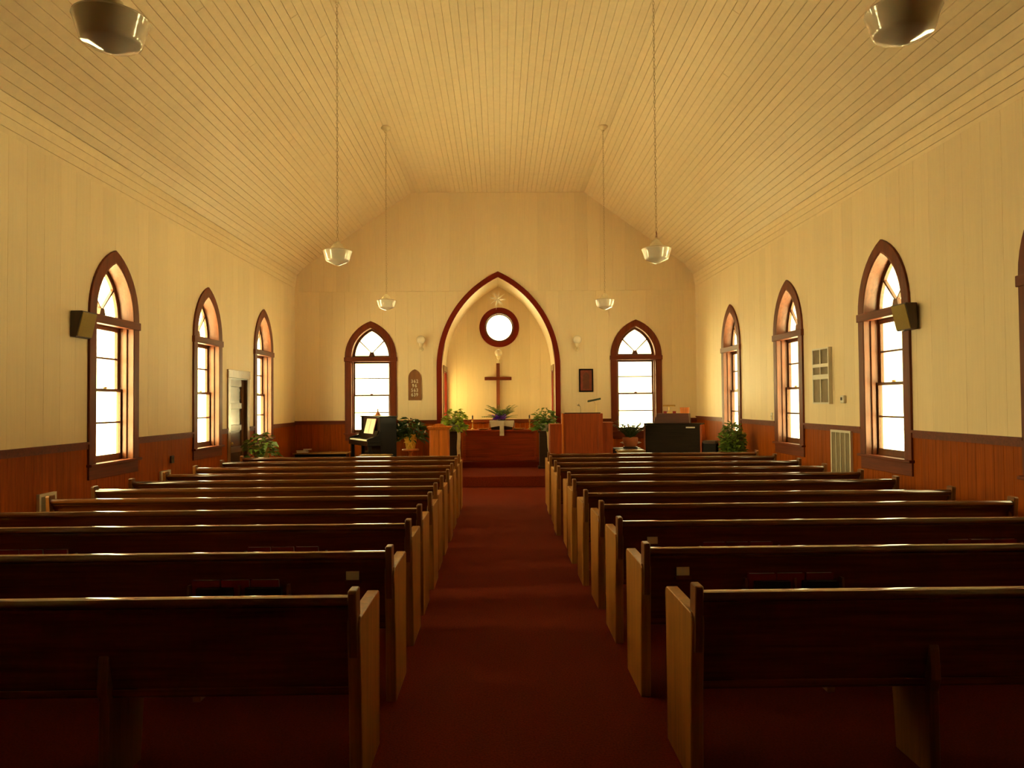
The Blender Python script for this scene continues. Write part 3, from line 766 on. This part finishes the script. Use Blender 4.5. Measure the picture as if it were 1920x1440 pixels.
wall_vent('R', 10.01, 10.54, 1.61, 2.37, [(-.24, -.012, .02, .335), (.012, .24, .02, .335), (-.24, -.012, .40, .50), (.012, .24, .40, .50), (-.24, -.012, .545, .74), (.012, .24, .545, .74)],
          'tall white return grille high on the right wall', 'wall_vent', .045)
cells = []
for i in range(4): cells.append((-.26+i*.132, -.26+i*.132+.118, .03, .76))
wall_vent('R', 9.45, 10.025, .48, 1.27, cells, 'large white floor-level vent in the right wainscot', 'wall_vent')
wall_vent('L', 7.57, 7.86, .42, .79, [(-.115, .115, .03, .34)], 'square white vent low on the left wall beside the speaker', 'wall_vent')
wall_vent('L', 10.26, 10.55, .42, .775, [(-.115, .115, .03, .325)], 'small white vent low on the left wall near the outlet', 'wall_vent')
t = thing('thermostat', 'small white thermostat beside the tall wall grille', 'thermostat', (XR-.015, 9.66, 1.62))
MB().box(-.035, 0, -.05, .05, 0, .10).build('housing', 'white', t, bevel=.006); MB().box(-.038, -.034, -.015, .035, .035, .075).build('display', 'black', t)
t = thing('light_switch', 'white light switch plate above the right wainscot', 'switch', (XR-.015, 12.27, 1.345))
MB().box(-.008, 0, -.038, .038, 0, .12).build('plate', 'white', t, bevel=.003); MB().box(-.018, -.007, -.006, .006, .048, .072).build('toggle', 'white', t)
t = thing('wall_outlet', 'dark outlet box on the left wainscot', 'outlet', (XL+.016, 10.62, .86))
MB().box(0, .03, -.04, .04, 0, .10).build('box', 'dark', t, bevel=.004); MB().box(.03, .034, -.015, .015, .02, .08).build('socket', 'black', t)

# ------------------------------------------------------------------ plants
def foliage(n, r, h, z0, ln, w, droop=.0, seed=1, low=-.1, sq=1.0):
    rnd = random.Random(seed); lf = MB(); st = MB()
    for i in range(n):
        a = rnd.uniform(0, 2*math.pi); q = rnd.random()**.55; rr = r*q
        zz = z0 + h*(rnd.uniform(low, 1.0))*(1-.45*q*q) - droop*q*q
        p = Vector((rr*math.cos(a), rr*math.sin(a)*sq, zz))
        d = Vector((math.cos(a+rnd.uniform(-.8, .8)), math.sin(a+rnd.uniform(-.8, .8)), rnd.uniform(-.5, .7)-droop))
        s = rnd.uniform(.7, 1.25); lf.leaf(p, d, ln*s, w*s, (rnd.uniform(-.4, .4), rnd.uniform(-.9, .2), 1))
        if i % 4 == 0: st.tube([(0, 0, z0-.03), (p.x*.5, p.y*.5, z0+(zz-z0)*.7), p], .003, 4, caps=False)
    return lf, st
def fronds(n, ln, z0, lw, seed=1, spread=1.0, seg=7, e0=.35, e1=1.2, sag=.45):
    rnd = random.Random(seed); lf = MB(); st = MB()
    for i in range(n):
        a = 2*math.pi*i/n + rnd.uniform(-.3, .3); l = ln*rnd.uniform(.7, 1.1); e = rnd.uniform(e0, e1)
        pts = []
        for k in range(seg+1):
            u = k/seg; pts.append(Vector((spread*l*u*math.cos(a)*math.cos(e*(1-.5*u)), spread*l*u*math.sin(a)*math.cos(e*(1-.5*u)), z0 + l*(u*math.sin(e) - sag*u*u))))
        st.tube(pts, .003, 4, caps=False)
        for k in range(1, seg+1):
            d = (pts[k]-pts[k-1]).normalized(); sd = d.cross(Vector((0, 0, 1))).normalized()
            for q in (-1, 1): lf.leaf(pts[k], sd*q + d*.7, lw*(1.15-.6*k/seg), lw*.32)
    return lf, st
def pot(prof, n=20): return MB().lathe(prof, n=n)
def plantset(t, lf, st, leafm):
    o = lf.build('foliage', leafm, t, recalc=False); o['kind'] = 'stuff'
    st.build('stems', 'stem', t)

def ribbon(t, x, ln, y, lean, w=.075):
    pts = [(x+lean*i/6 + .006*math.sin(i*1.7), y - .012*math.sin(i*1.1), -i*ln/6) for i in range(7)]
    return [(p[0]-w/2, p[1], p[2]) for p in pts], [(p[0]+w/2, p[1], p[2]) for p in pts]
for (x, lab, ht, m, rx, seed, lean) in ((-1.00, 'left', 1.035, 'leaf_y', .09, 3, -.01), (.97, 'right', 1.035, 'leaf', .065, 5, .06)):
    y = 16.98
    t = thing('plant_stand', 'dark pedestal with a cream streamer, under the leafy plant %s of the altar' % lab, 'stand', (x, y, ALC_Z if False else STEP_Z), 0, 'plant pedestals beside the altar')
    t.location = (x, 16.70, STEP_Z)
    H = ht-STEP_Z
    MB().box(-.15, .15, -.13, .13, 0, .05).box(-.15, .15, -.13, .13, H-.03, H).build('pedestal_cap', 'dark', t, bevel=.006)
    MB().box(-.12, .12, -.10, .10, .05, H-.03).build('pedestal_column', 'dark', t, bevel=.005)
    A, B = ribbon(t, rx, H-.12, -.14, lean)
    MB().strip([(p[0], p[1], p[2]+H+.0) for p in A], [(p[0], p[1], p[2]+H+.0) for p in B], (0, -.004, 0)).build('streamer', 'cream_cloth', t, smooth=60)
    t = thing('potted_plant', ('window-lit yellow-green leafy plant in a white pot, left of the altar', 'green leafy plant in a pale pot between the altar and the pulpit')[lab == 'right'], 'plant', (x, 16.70, ht+.002))
    pot([(0, .004), (.075, 0), (.10, .06), (.115, .14), (.125, .15), (.115, .155), (.10, .14), (0, .135)]).build('pot', 'white', t, smooth=40)
    lf, st = foliage(230, .25, .36, .17, .115, .08, .10, seed, low=-.35, sq=.75)
    plantset(t, lf, st, m)

# gold-wrapped peace lily on a pedestal table
t = thing('pedestal_table', 'small round reddish wooden table under the gold-wrapped plant', 'table', (-1.84, 15.53, STEP_Z))
MB().lathe([(0, .48), (.16, .48), (.175, .49), (.175, .505), (.165, .515), (0, .515)], n=28).build('tabletop', 'lectern', t, smooth=40)
MB().lathe([(.03, .02), (.045, .10), (.028, .2), (.05, .3), (.03, .42), (.06, .48)], n=16).build('column', 'lectern', t, smooth=60)
for k in range(3):
    a = 2*math.pi*k/3+.4; MB().tube([(.02*math.cos(a), .02*math.sin(a), .12), (.10*math.cos(a), .10*math.sin(a), .07), (.17*math.cos(a), .17*math.sin(a), .013)], [.018, .015, .012], 8).build('foot', 'lectern', t)
t = thing('gift_plant', 'dark leafy plant in gold foil with a gold bow beside the piano', 'plant', (-1.84, 15.53, STEP_Z+.517))
prf = []
b = MB(); n = 24
v = []
for j, (r, z) in enumerate(((.0, 0), (.085, 0), (.10, .10), (.125, .22), (.15, .29))):
    v.append([((r+(.012*j/4 if i % 2 else -.008*j/4))*math.cos(2*math.pi*i/n), (r+(.012*j/4 if i % 2 else -.008*j/4))*math.sin(2*math.pi*i/n), z + (.02 if (i % 2 and j == 4) else 0)) for i in range(n)])
vs_ = [p for ring in v for p in ring]
b.add(vs_, [(j*n+i, j*n+(i+1) % n, (j+1)*n+(i+1) % n, (j+1)*n+i) for j in range(4) for i in range(n)]); b.build('foil_wrap', 'gold_foil', t)
b = MB()
for k in range(7):
    a = math.pi*(k/6.0)*1.15-.25
    c = Vector((.085*math.cos(a), -.13, .17+.085*math.sin(a)))
    b.leaf((0, -.125, .17), (math.cos(a), -.35, math.sin(a)), .13, .06, (0, -1, .3)); b.leaf((0, -.13, .17), (math.cos(a+.2), -.8, math.sin(a+.2)), .09, .05, (0, -1, .3))
for sg in (-1, 1): b.leaf((0, -.13, .17), (sg*.35, -.1, -1), .17, .05, (0, -1, 0))
b.build('bow', 'gold_foil', t, recalc=False)
lf, st = foliage(230, .26, .36, .29, .17, .055, .10, 11, low=-.15, sq=.65); plantset(t, lf, st, 'leaf_d')
b = MB()
for (x, y, z) in ((-.21, -.12, .47), (-.24, -.1, .36), (.18, -.16, .49), (-.02, -.2, .47), (.30, -.12, .33)):
    b.leaf((x, y, z), (.3 if x > 0 else -.3, -.4, .8), .07, .035, (0, -1, .2))
b.build('blossoms', 'white', t, recalc=False)

# plant by the door
t = thing('plant_stand', 'slim wooden stand under the trailing plant beside the door', 'stand', (-4.17, 13.30, 0))
MB().box(-.15, .15, -.15, .15, .67, .70).build('stand_top', 'dark', t, bevel=.004)
for a in (-1, 1):
    for c in (-1, 1): MB().tube([(a*.11, c*.11, .67), (a*.13, c*.13, 0)], .014, 8).build('leg', 'dark', t)
t = thing('trailing_plant', 'trailing pothos in a straw-coloured pot beside the panelled door', 'plant', (-4.17, 13.30, .70))
pot([(0, 0), (.09, 0), (.125, .08), (.135, .20), (.145, .22), (.13, .225), (.12, .2), (0, .19)]).build('pot', 'yellow_pot', t, smooth=40)
lf, st = foliage(110, .27, .25, .24, .13, .09, .18, 21, low=-.4); plantset(t, lf, st, 'leaf')
# bushy plant by the right wall
t = thing('plant_stand', 'dark stand under the bushy plant near the organ bench', 'stand', (4.04, 13.15, 0))
MB().lathe([(0, .60), (.13, .60), (.15, .61), (.15, .63), (0, .63)], n=20).build('stand_top', 'dark', t)
for k in range(3):
    a = 2*math.pi*k/3; MB().tube([(.09*math.cos(a), .09*math.sin(a), .60), (.13*math.cos(a), .13*math.sin(a), 0)], .014, 8).build('leg', 'dark', t)
t = thing('bushy_plant', 'dense round green plant against the right wall near the organ bench', 'plant', (4.04, 13.15, .63))
pot([(0, 0), (.08, 0), (.11, .1), (.12, .13), (.10, .13), (0, .12)]).build('pot', 'terracotta', t, smooth=40)
lf, st = foliage(760, .20, .58, .10, .075, .052, .0, 31, low=-.12); plantset(t, lf, st, 'leaf')

# cactus in terracotta before the right front window
t = thing('plant_table', 'dark low table holding the clay-potted plant before the window', 'table', (2.57, 15.62, STEP_Z))
MB().box(-.26, .30, -.2, .2, .465, .495).build('tabletop', 'dark', t, bevel=.004)
for a in (-1, 1):
    for c in (-1, 1): MB().box(.02+a*.24-.02, .02+a*.24+.02, c*.16-.02, c*.16+.02, 0, .465).build('leg', 'dark', t)
t = thing('clay_pot_plant', 'spiky plant with pink blooms in a clay pot with white handles', 'plant', (2.67, 15.60, STEP_Z+.497))
pot([(0, .02), (.12, .0), (.15, .0), (.155, .02), (.12, .03)]).build('saucer', 'dark', t, smooth=40)
pot([(0, .02), (.11, .02), (.155, .11), (.16, .20), (.15, .215), (.135, .2), (0, .19)]).build('pot', 'terracotta', t, smooth=40)
for sg in (-1, 1): MB().prism([(sg*.145, -.05, .085), (sg*.225, -.06, .11), (sg*.16, -.05, .13)], (0, .03, 0)).build('handle', 'white', t, bevel=.004)
lf, st = fronds(54, .44, .19, .095, 41, .8, 8, .6, 1.45, .16); plantset(t, lf, st, 'leaf_d')
b = MB()
for (x, y, z) in ((-.05, -.05, .50), (.10, .02, .47), (.14, -.06, .45), (-.02, .05, .46), (-.12, 0, .56), (.05, .0, .52)): b.leaf((x, y, z-.06), (x, y, .6), .07, .03); b.leaf((x, y, z-.06), (-x, y, .7), .06, .03)
b.build('blossoms', 'pink', t, recalc=False)

# ------------------------------------------------------------------ communion table and what stands on it
t = thing('communion_table', 'long reddish-dark communion table in the chancel arch', 'table', (-.02, 17.45, ALC_Z))
MB().box(-.84, .84, -.26, .26, .655, .70).build('tabletop', 'altar', t, bevel=.006)
MB().box(-.80, .80, -.22, -.19, .07, .655).build('front_panel', 'altar', t, bevel=.004)
for sg in (-1, 1): MB().box(sg*.80-.03, sg*.80+.03, -.23, .22, .0, .655).build('end_panel', 'altar', t, bevel=.004)
MB().box(-.77, .77, -.225, .2, 0, .07).build('plinth', 'altar', t, bevel=.004)
TZ = ALC_Z+.70
t = thing('draped_book_stand', 'white draped box with a centre stole on the communion table', 'altar cloth', (.03, 17.42, TZ))
MB().box(-.24, .24, -.12, .14, 0, .20).build('box', 'dark', t)
b = MB(); th = .006
b.box(-.275, .275, -.15, .16, .20, .20+th)
b.prism([(-.275, -.152, .206), (.275, -.152, .206), (.255, -.160, .055), (.07, -.158, .085), (-.07, -.158, .085), (-.255, -.160, .055)], (0, th, 0))
for sg in (-1, 1): b.prism([(sg*.275, -.15, .206), (sg*.275, .16, .206), (sg*.285, .15, .04), (sg*.285, -.13, .04)], (sg*th, 0, 0))
b.build('cloth', 'white_cloth', t)
MB().prism([(-.048, -.165, .206), (.048, -.165, .206), (.048, -.275, -.02), (.05, -.285, -.13), (-.05, -.285, -.13), (-.048, -.275, -.02)], (0, -.004, 0)).build('stole', 'white_cloth', t)
t = thing('flower_arrangement', 'green spray with a purple flower cluster below the cross', 'flowers', (.02, 17.45, TZ+.207))
pot([(0, 0), (.09, 0), (.10, .03), (.08, .06), (0, .05)]).build('dish', 'dark', t)
lf, st = fronds(46, .40, .03, .095, 51, 1.0, 8, .3, 1.35, .2); plantset(t, lf, st, 'leaf')
b = MB(); rnd = random.Random(3)
for i in range(120):
    p = Vector((-.04+rnd.gauss(0, .06), rnd.gauss(-.13, .03), .03+abs(rnd.gauss(.03, .045)))); b.leaf(p, (p.x+.04, p.y, .05), .055, .045, (0, -1, .4))
b.build('purple_flowers', 'purple', t, recalc=False)
t = thing('flower_sprig', 'small dark sprig lying beside the purple flowers', 'flowers', (.27, 17.47, TZ+.21)) if False else None
def candlestick(x, label):
    t = thing('candlestick', label, 'candlestick', (x, 17.40, TZ), 0, 'candlesticks on the communion table')
    MB().lathe([(0, 0), (.055, 0), (.055, .01), (.03, .025), (.012, .045), (.016, .08), (.010, .11), (.010, .17), (.022, .19), (.012, .205), (.03, .23), (.036, .245), (.018, .25), (0, .25)], n=18).build('stick', 'brass', t, smooth=40)
    MB().lathe([(.016, .25), (.016, .32), (.006, .33), (0, .33)], n=12).build('candle', 'dark', t, smooth=40)
    MB().tube([(0, 0, .33), (.002, 0, .352)], .002, 5).build('wick', 'black', t)
candlestick(-.64, 'brass candlestick on the window-lit end of the communion table'); candlestick(.665, 'brass candlestick near the pulpit end of the communion table')
for (x, lb) in ((-.40, 'shallow brass plate beside the draped box, lectern side'), (.42, 'shallow brass plate beside the draped box, pulpit side')):
    o = MB().lathe([(0, .004), (.09, .004), (.11, .012), (.135, .03), (.138, .03), (.112, .006), (.09, 0), (0, 0)], n=28).build('offering_plate', 'brass', smooth=40, loc=(x, 17.36, TZ)); tag(o, lb, 'plate', 'offering plates')

# ------------------------------------------------------------------ lectern (left) and pulpit (right)
t = thing('lectern', 'orange oak lectern with an arched crest beside the piano', 'lectern', (-1.225, 15.30, STEP_Z))
MB().box(-.19, .19, -.15, .17, .05, .94).build('body', 'lectern', t, bevel=.004)
for sg in (-1, 1): MB().box(sg*.095-.082, sg*.095+.082, -.158, -.15, .08, .90).build('panel', 'lectern', t, bevel=.003)
MB().box(-.21, .21, -.17, .19, 0, .05).build('plinth', 'lectern', t, bevel=.004)
MB().box(-.215, .215, -.175, .19, .92, .955).box(-.24, .24, -.20, .21, .955, .985).build('cornice', 'lectern', t, bevel=.006)
a = [(-.15+.30*i/12, .985+.055*math.sin(math.pi*i/12)**.8) for i in range(13)]
MB().prism([(x, -.18, z) for x, z in a], (0, .03, 0)).build('crest', 'lectern', t)
t = thing('pulpit', 'wide red-brown pulpit with side wings and a raised centre', 'pulpit', (1.645, 15.2, STEP_Z))
MB().box(-.40, .40, -.06, .40, 0, 1.215).build('front_panel', 'pulpit', t, bevel=.005)
MB().box(-.42, -.385, -.085, .02, 0, 1.222).build('corner_post', 'lectern', t, bevel=.003)
MB().box(.30, .40, -.07, -.055, 0, 1.205).build('stile', 'pulpit', t, bevel=.002)
MB().box(-.655, -.42, -.02, .45, 0, .995).box(-.66, -.42, -.03, .45, .995, 1.01).build('wing', 'pulpit', t, bevel=.003)
MB().box(.405, .61, .02, .45, 0, 1.02).box(.40, .63, .01, .45, 1.02, 1.035).build('wing', 'pulpit', t, bevel=.003)
MB().prism([(-.36, -.02, 1.215), (.36, -.02, 1.215), (.36, .38, 1.19), (-.36, .38, 1.19)], (0, 0, .02)).build('reading_desk', 'dark', t)
PZ = STEP_Z+1.235
t = thing('microphone', 'small microphone on a gooseneck over the pulpit', 'microphone', (1.62, 15.28, PZ-.02))
MB().lathe([(0, 0), (.03, 0), (.03, .012), (0, .014)], n=14).build('base', 'black', t)
MB().tube([(0, 0, .01), (.0, -.005, .09), (-.01, -.02, .14), (-.035, -.04, .165)], .005, 6).build('gooseneck', 'chain', t)
MB().tube([(-.03, -.036, .162), (-.075, -.07, .185)], [.014, .022], 10).build('head', 'grille', t)
t = thing('reading_lamp', 'dark tilted tube reading lamp on a thin neck above the pulpit', 'lamp', (1.93, 15.30, PZ-.02))
MB().lathe([(0, 0), (.05, 0), (.05, .012), (0, .016)], n=16).build('base', 'black', t)
MB().tube([(0, 0, .01), (.005, 0, .12), (-.01, 0, .20), (-.04, 0, .245)], .004, 6).build('neck', 'brass', t)
b = MB(); n = 8
for (x, z) in (( -.16, .235), (.10, .29)): pass
p0, p1 = Vector((-.165, 0, .235)), Vector((.095, 0, .285))
sec = [(math.cos(a)*.038, math.sin(a)*.03) for a in [math.radians(-15+210*i/9) for i in range(10)]]
b.strip([p0+Vector((0, y, z)) for y, z in sec], [p0+Vector((0, y*.9, z*.88)) for y, z in sec], p1-p0)
b.build('shade', 'lampshade_green', t, smooth=50); MB().tube([p0+Vector((.02, 0, .0)), p1-Vector((.02, 0, .0))], .012, 8).build('bulb', 'frost', t)

# ------------------------------------------------------------------ piano
def piano():
    t = thing('piano', 'black upright piano turned with its keyboard to the left', 'piano', (-2.40, 15.20, STEP_Z), 0)
    # local frame: x runs along the keyboard away from the near end, y towards the back of the case
    ang = math.radians(62)
    t.rotation_euler = (0, 0, math.atan2(.883, -.469))
    # x axis -> (-.469,.883); the case back is to the right of it (y negative)
    Lh = 1.25
    for x in (0, Lh-.04): MB().box(x, x+.04, -.34, 0, 0, 1.17).build('side_panel', 'black', t, bevel=.004)
    MB().box(-.015, Lh+.015, -.36, .02, 1.17, 1.195).build('lid', 'black', t, bevel=.004)
    MB().box(.04, Lh-.04, -.06, -.035, .72, 1.17).build('upper_panel', 'dark', t)
    MB().box(.04, Lh-.04, -.06, -.035, .03, .60).build('lower_panel', 'black', t)
    MB().box(.04, Lh-.04, -.34, -.31, .03, 1.17).build('back_panel', 'dark', t)
    MB().box(0, Lh, -.04, .27, .60, .665).build('keybed', 'black', t, bevel=.004)
    for x in (0, Lh-.05): MB().prism([(x, -.02, .665), (x, .27, .665), (x, .27, .74), (x, .20, .765), (x, .06, .80), (x, -.02, .93)], (.05, 0, 0)).build('key_block', 'black', t, bevel=.004)
    MB().box(.05, Lh-.05, .262, .275, .66, .70).build('key_slip', 'black', t)
    k = MB(); n = 52; w = (Lh-.12)/n
    for i in range(n): k.box(.06+i*w+.0006, .06+(i+1)*w-.0006, .09, .258, .668, .72)
    o = k.build('white_keys', 'paper', t); o['kind'] = 'stuff'
    k = MB(); pat = [1, 1, 0, 1, 1, 1, 0]
    for i in range(n-1):
        if pat[i % 7]: k.box(.06+(i+1)*w-.006, .06+(i+1)*w+.006, .09, .19, .72, .733)
    o = k.build('black_keys', 'black', t); o['kind'] = 'stuff'
    MB().prism([(.05, .0, .73), (.05, .09, .72), (.05, .03, .90), (.05, .01, .90)], (Lh-.10, 0, 0)).build('fallboard', 'black', t)
    for x in (.03, Lh-.09): MB().box(x, x+.06, .17, .24, 0, .60).box(x-.01, x+.07, -.03, .26, 0, .05).build('leg', 'black', t, bevel=.004)
    MB().box(.30, .95, .02, .05, .80, .83).prism([(.30, .045, .83), (.95, .045, .83), (.95, -.03, 1.10), (.30, -.03, 1.10)], (0, -.015, 0)).build('music_desk', 'black', t)
    for j, x in enumerate((.50, .62, .74)):
        b = MB()
    R = t.rotation_euler.to_matrix()
    for j, (x, lb) in enumerate(((.42, 'open music book on the piano desk, nearer the bench'), (.72, 'open music book on the piano desk, nearer the wall'))):
        m = thing('music_book', lb, 'book', Vector((-2.40, 15.20, STEP_Z)) + R @ Vector((x, .05, .835)), t.rotation_euler.z, 'music books on the piano')
        for sg in (-1, 1):
            MB().prism([(0, 0, .0), (sg*.14, .012, 0), (sg*.14, -.063, .30), (0, -.075, .30)], (0, .006, 0)).build('page', 'paper', m)
        MB().prism([(-.15, .005, -.004), (.15, .005, -.004), (.15, -.075, .305), (-.15, -.075, .305)], (0, -.004, 0)).build('cover', 'red_book', m)
    e = Vector((-2.40, 15.20, STEP_Z+1.195)) + R @ Vector((.62, -.16, 0))
    m = thing('peaked_ornament', 'small brown peaked ornament on top of the piano', 'ornament', e)
    MB().box(-.085, .085, -.06, .06, 0, .012).build('base', 'lighttable', m)
    MB().lathe([(.06, .012), (.045, .04), (.02, .08), (.010, .11)], n=10).build('body', 'terracotta', m)
    MB().lathe([(0, .11), (.012, .112), (.017, .126), (.010, .14), (0, .143)], n=10).build('finial', 'brass', m, smooth=60)
piano()
def low_table(name, x, y, w, z, m, label, d=.34):
    t = thing(name, label, 'table', (x, y, 0), 0, 'small tables before the platform')
    MB().box(-w/2, w/2, -d/2, d/2, z-.03, z).build('tabletop', m, t, bevel=.01, seg=2)
    MB().box(-w/2+.03, w/2-.03, -d/2+.03, d/2-.03, z-.11, z-.03).build('apron', m, t)
    for a in (-1, 1):
        for c in (-1, 1): MB().box(a*(w/2-.05)-.02, a*(w/2-.05)+.02, c*(d/2-.05)-.02, c*(d/2-.05)+.02, 0, z-.11).build('leg', m, t)
low_table('side_table', -2.37, 14.45, .60, .695, 'lighttable', 'light oak side table in front of the piano')
low_table('side_table', 2.47, 14.45, .53, .745, 'lighttable', 'polished light side table in front of the clay-potted plant')

# low bench with books in the far left corner
t = thing('low_bench', 'long dark low bench along the end wall in the left corner', 'bench', (-3.85, 16.6, STEP_Z))
MB().box(-.62, .55, -.22, .22, .37, .40).build('seat', 'lighttable', t, bevel=.006); MB().box(-.58, .51, -.18, .2, 0, .37).build('base', 'black', t)
for i, (w, d, h, m, dx, rz) in enumerate(((.24, .17, .03, 'paper', 0, .1), (.22, .16, .025, 'paper', -.01, -.08), (.18, .13, .03, 'cream_cloth', .10, .25))):
    lb = ('pale book at the bottom of the pile on the low bench', 'pale book in the middle of the pile on the low bench', 'small tan book on top of the pile on the low bench')[i]
    o = thing('stacked_book', lb, 'book', (-4.28+dx, 16.5, STEP_Z+.40+sum((.03, .025, .03)[:i])), rz, 'books on the low bench')
    MB().box(-w/2, w/2, -d/2, d/2, 0, .003).box(-w/2, w/2, -d/2, d/2, h-.003, h).box(-w/2, -w/2+.003, -d/2, d/2, 0, h).build('cover', 'lighttable' if i < 2 else 'lectern', o)
    MB().box(-w/2+.003, w/2-.004, -d/2+.004, d/2-.004, .003, h-.003).build('pages', 'paper', o)

# ------------------------------------------------------------------ organ
def organ():
    rz = math.radians(-27)
    t = thing('organ', 'dark electric organ console with its back to the pews', 'organ', (3.485, 15.36, STEP_Z), rz)
    MB().box(-.56, .56, 0, .03, .0, .975).build('back_panel', 'organ', t, bevel=.004)
    for sg in (-1, 1):
        pts = [(0, 0), (0, .975), (.26, .975), (.32, .90), (.34, .78), (.45, .70), (.45, .60), (.38, .55), (.38, 0)]
        MB().prism([(sg*.575-.0175, y, z) for y, z in pts], (.035, 0, 0)).build('side_cheek', 'pulpit', t, bevel=.003)
    MB().box(-.59, .59, -.015, .32, .975, 1.0).build('console_top', 'organ', t, bevel=.004)
    MB().box(-.52, .52, .20, .45, .62, .70).build('key_shelf', 'organ', t)
    for j in range(2): MB().box(-.45, .45, .31-.09*j, .43-.09*j, .70+.06*j, .73+.06*j).build('manual', 'paper', t)
    MB().box(.28, .46, -.006, 0, .905, .93).build('name_plate', 'white', t)
    MB().prism([(-.40, .06, 1.0), (.34, .06, 1.0), (.31, .10, 1.20), (-.34, .10, 1.20)], (0, .16, 0)).build('upper_cabinet', 'dark_red', t, bevel=.004)
    R = Matrix.Rotation(rz, 3, 'Z'); base = Vector((3.485, 15.36, STEP_Z))
    at = lambda x, y, z: base + R @ Vector((x, y, z))
    m = thing('desk_lamp', 'brass piano lamp with a long shade standing on the organ', 'lamp', at(-.10, .17, 1.20), rz)
    MB().lathe([(0, 0), (.06, 0), (.06, .012), (.02, .02), (0, .022)], n=18).build('base', 'brass', m, smooth=40)
    MB().tube([(0, 0, .015), (0, 0, .15)], .007, 8).build('stem', 'brass', m)
    sec = [(math.cos(a)*.04, math.sin(a)*.03) for a in [math.radians(190*i/9-5) for i in range(10)]]
    MB().strip([(-.12, y, .145+z) for y, z in sec], [(-.12, y*.9, .145+z*.88) for y, z in sec], (.24, 0, 0)).build('shade', 'brass', m, smooth=50)
    for i, (x, h, lb) in enumerate(((-.17, .03, 'red book lying on the organ under the lamp'), (.015, .03, 'small red book on the organ beside the lamp base'))):
        o = thing('organ_book', lb, 'book', at(x, .17, 1.20), rz+.1*i, 'red books on the organ')
        w, d = (.07, .12); h = .045
        MB().box(-w/2, w/2, -d/2, d/2, 0, .003).box(-w/2, w/2, -d/2, d/2, h-.003, h).box(-w/2, w/2, -d/2, -d/2+.003, 0, h).build('cover', 'red_book', o); MB().box(-w/2+.003, w/2-.003, -d/2+.003, d/2-.004, .003, h-.003).build('pages', 'paper', o)
    o = thing('wooden_box', 'small brown wooden box standing on the organ near the bench', 'box', at(.22, .17, 1.20), rz)
    MB().box(-.085, .085, -.05, .05, 0, .105).build('body', 'lectern', o, bevel=.003); MB().box(-.09, .09, -.055, .055, .105, .12).build('lid', 'lectern', o, bevel=.003)
organ()
t = thing('organ_stool', 'dark organ stool with a worn top between the organ and right wall', 'stool', (4.20, 15.11, STEP_Z), math.radians(-27))
MB().box(-.14, .14, -.16, .16, .60, .66).build('seat', 'leather', t, bevel=.015, seg=2)
for s_ in (-1, 1): MB().box(-.125, .125, s_*.13-.015, s_*.13+.015, 0, .60).build('side_panel', 'black', t, bevel=.004)
MB().box(-.12, .12, -.115, .115, .30, .33).build('shelf', 'black', t)
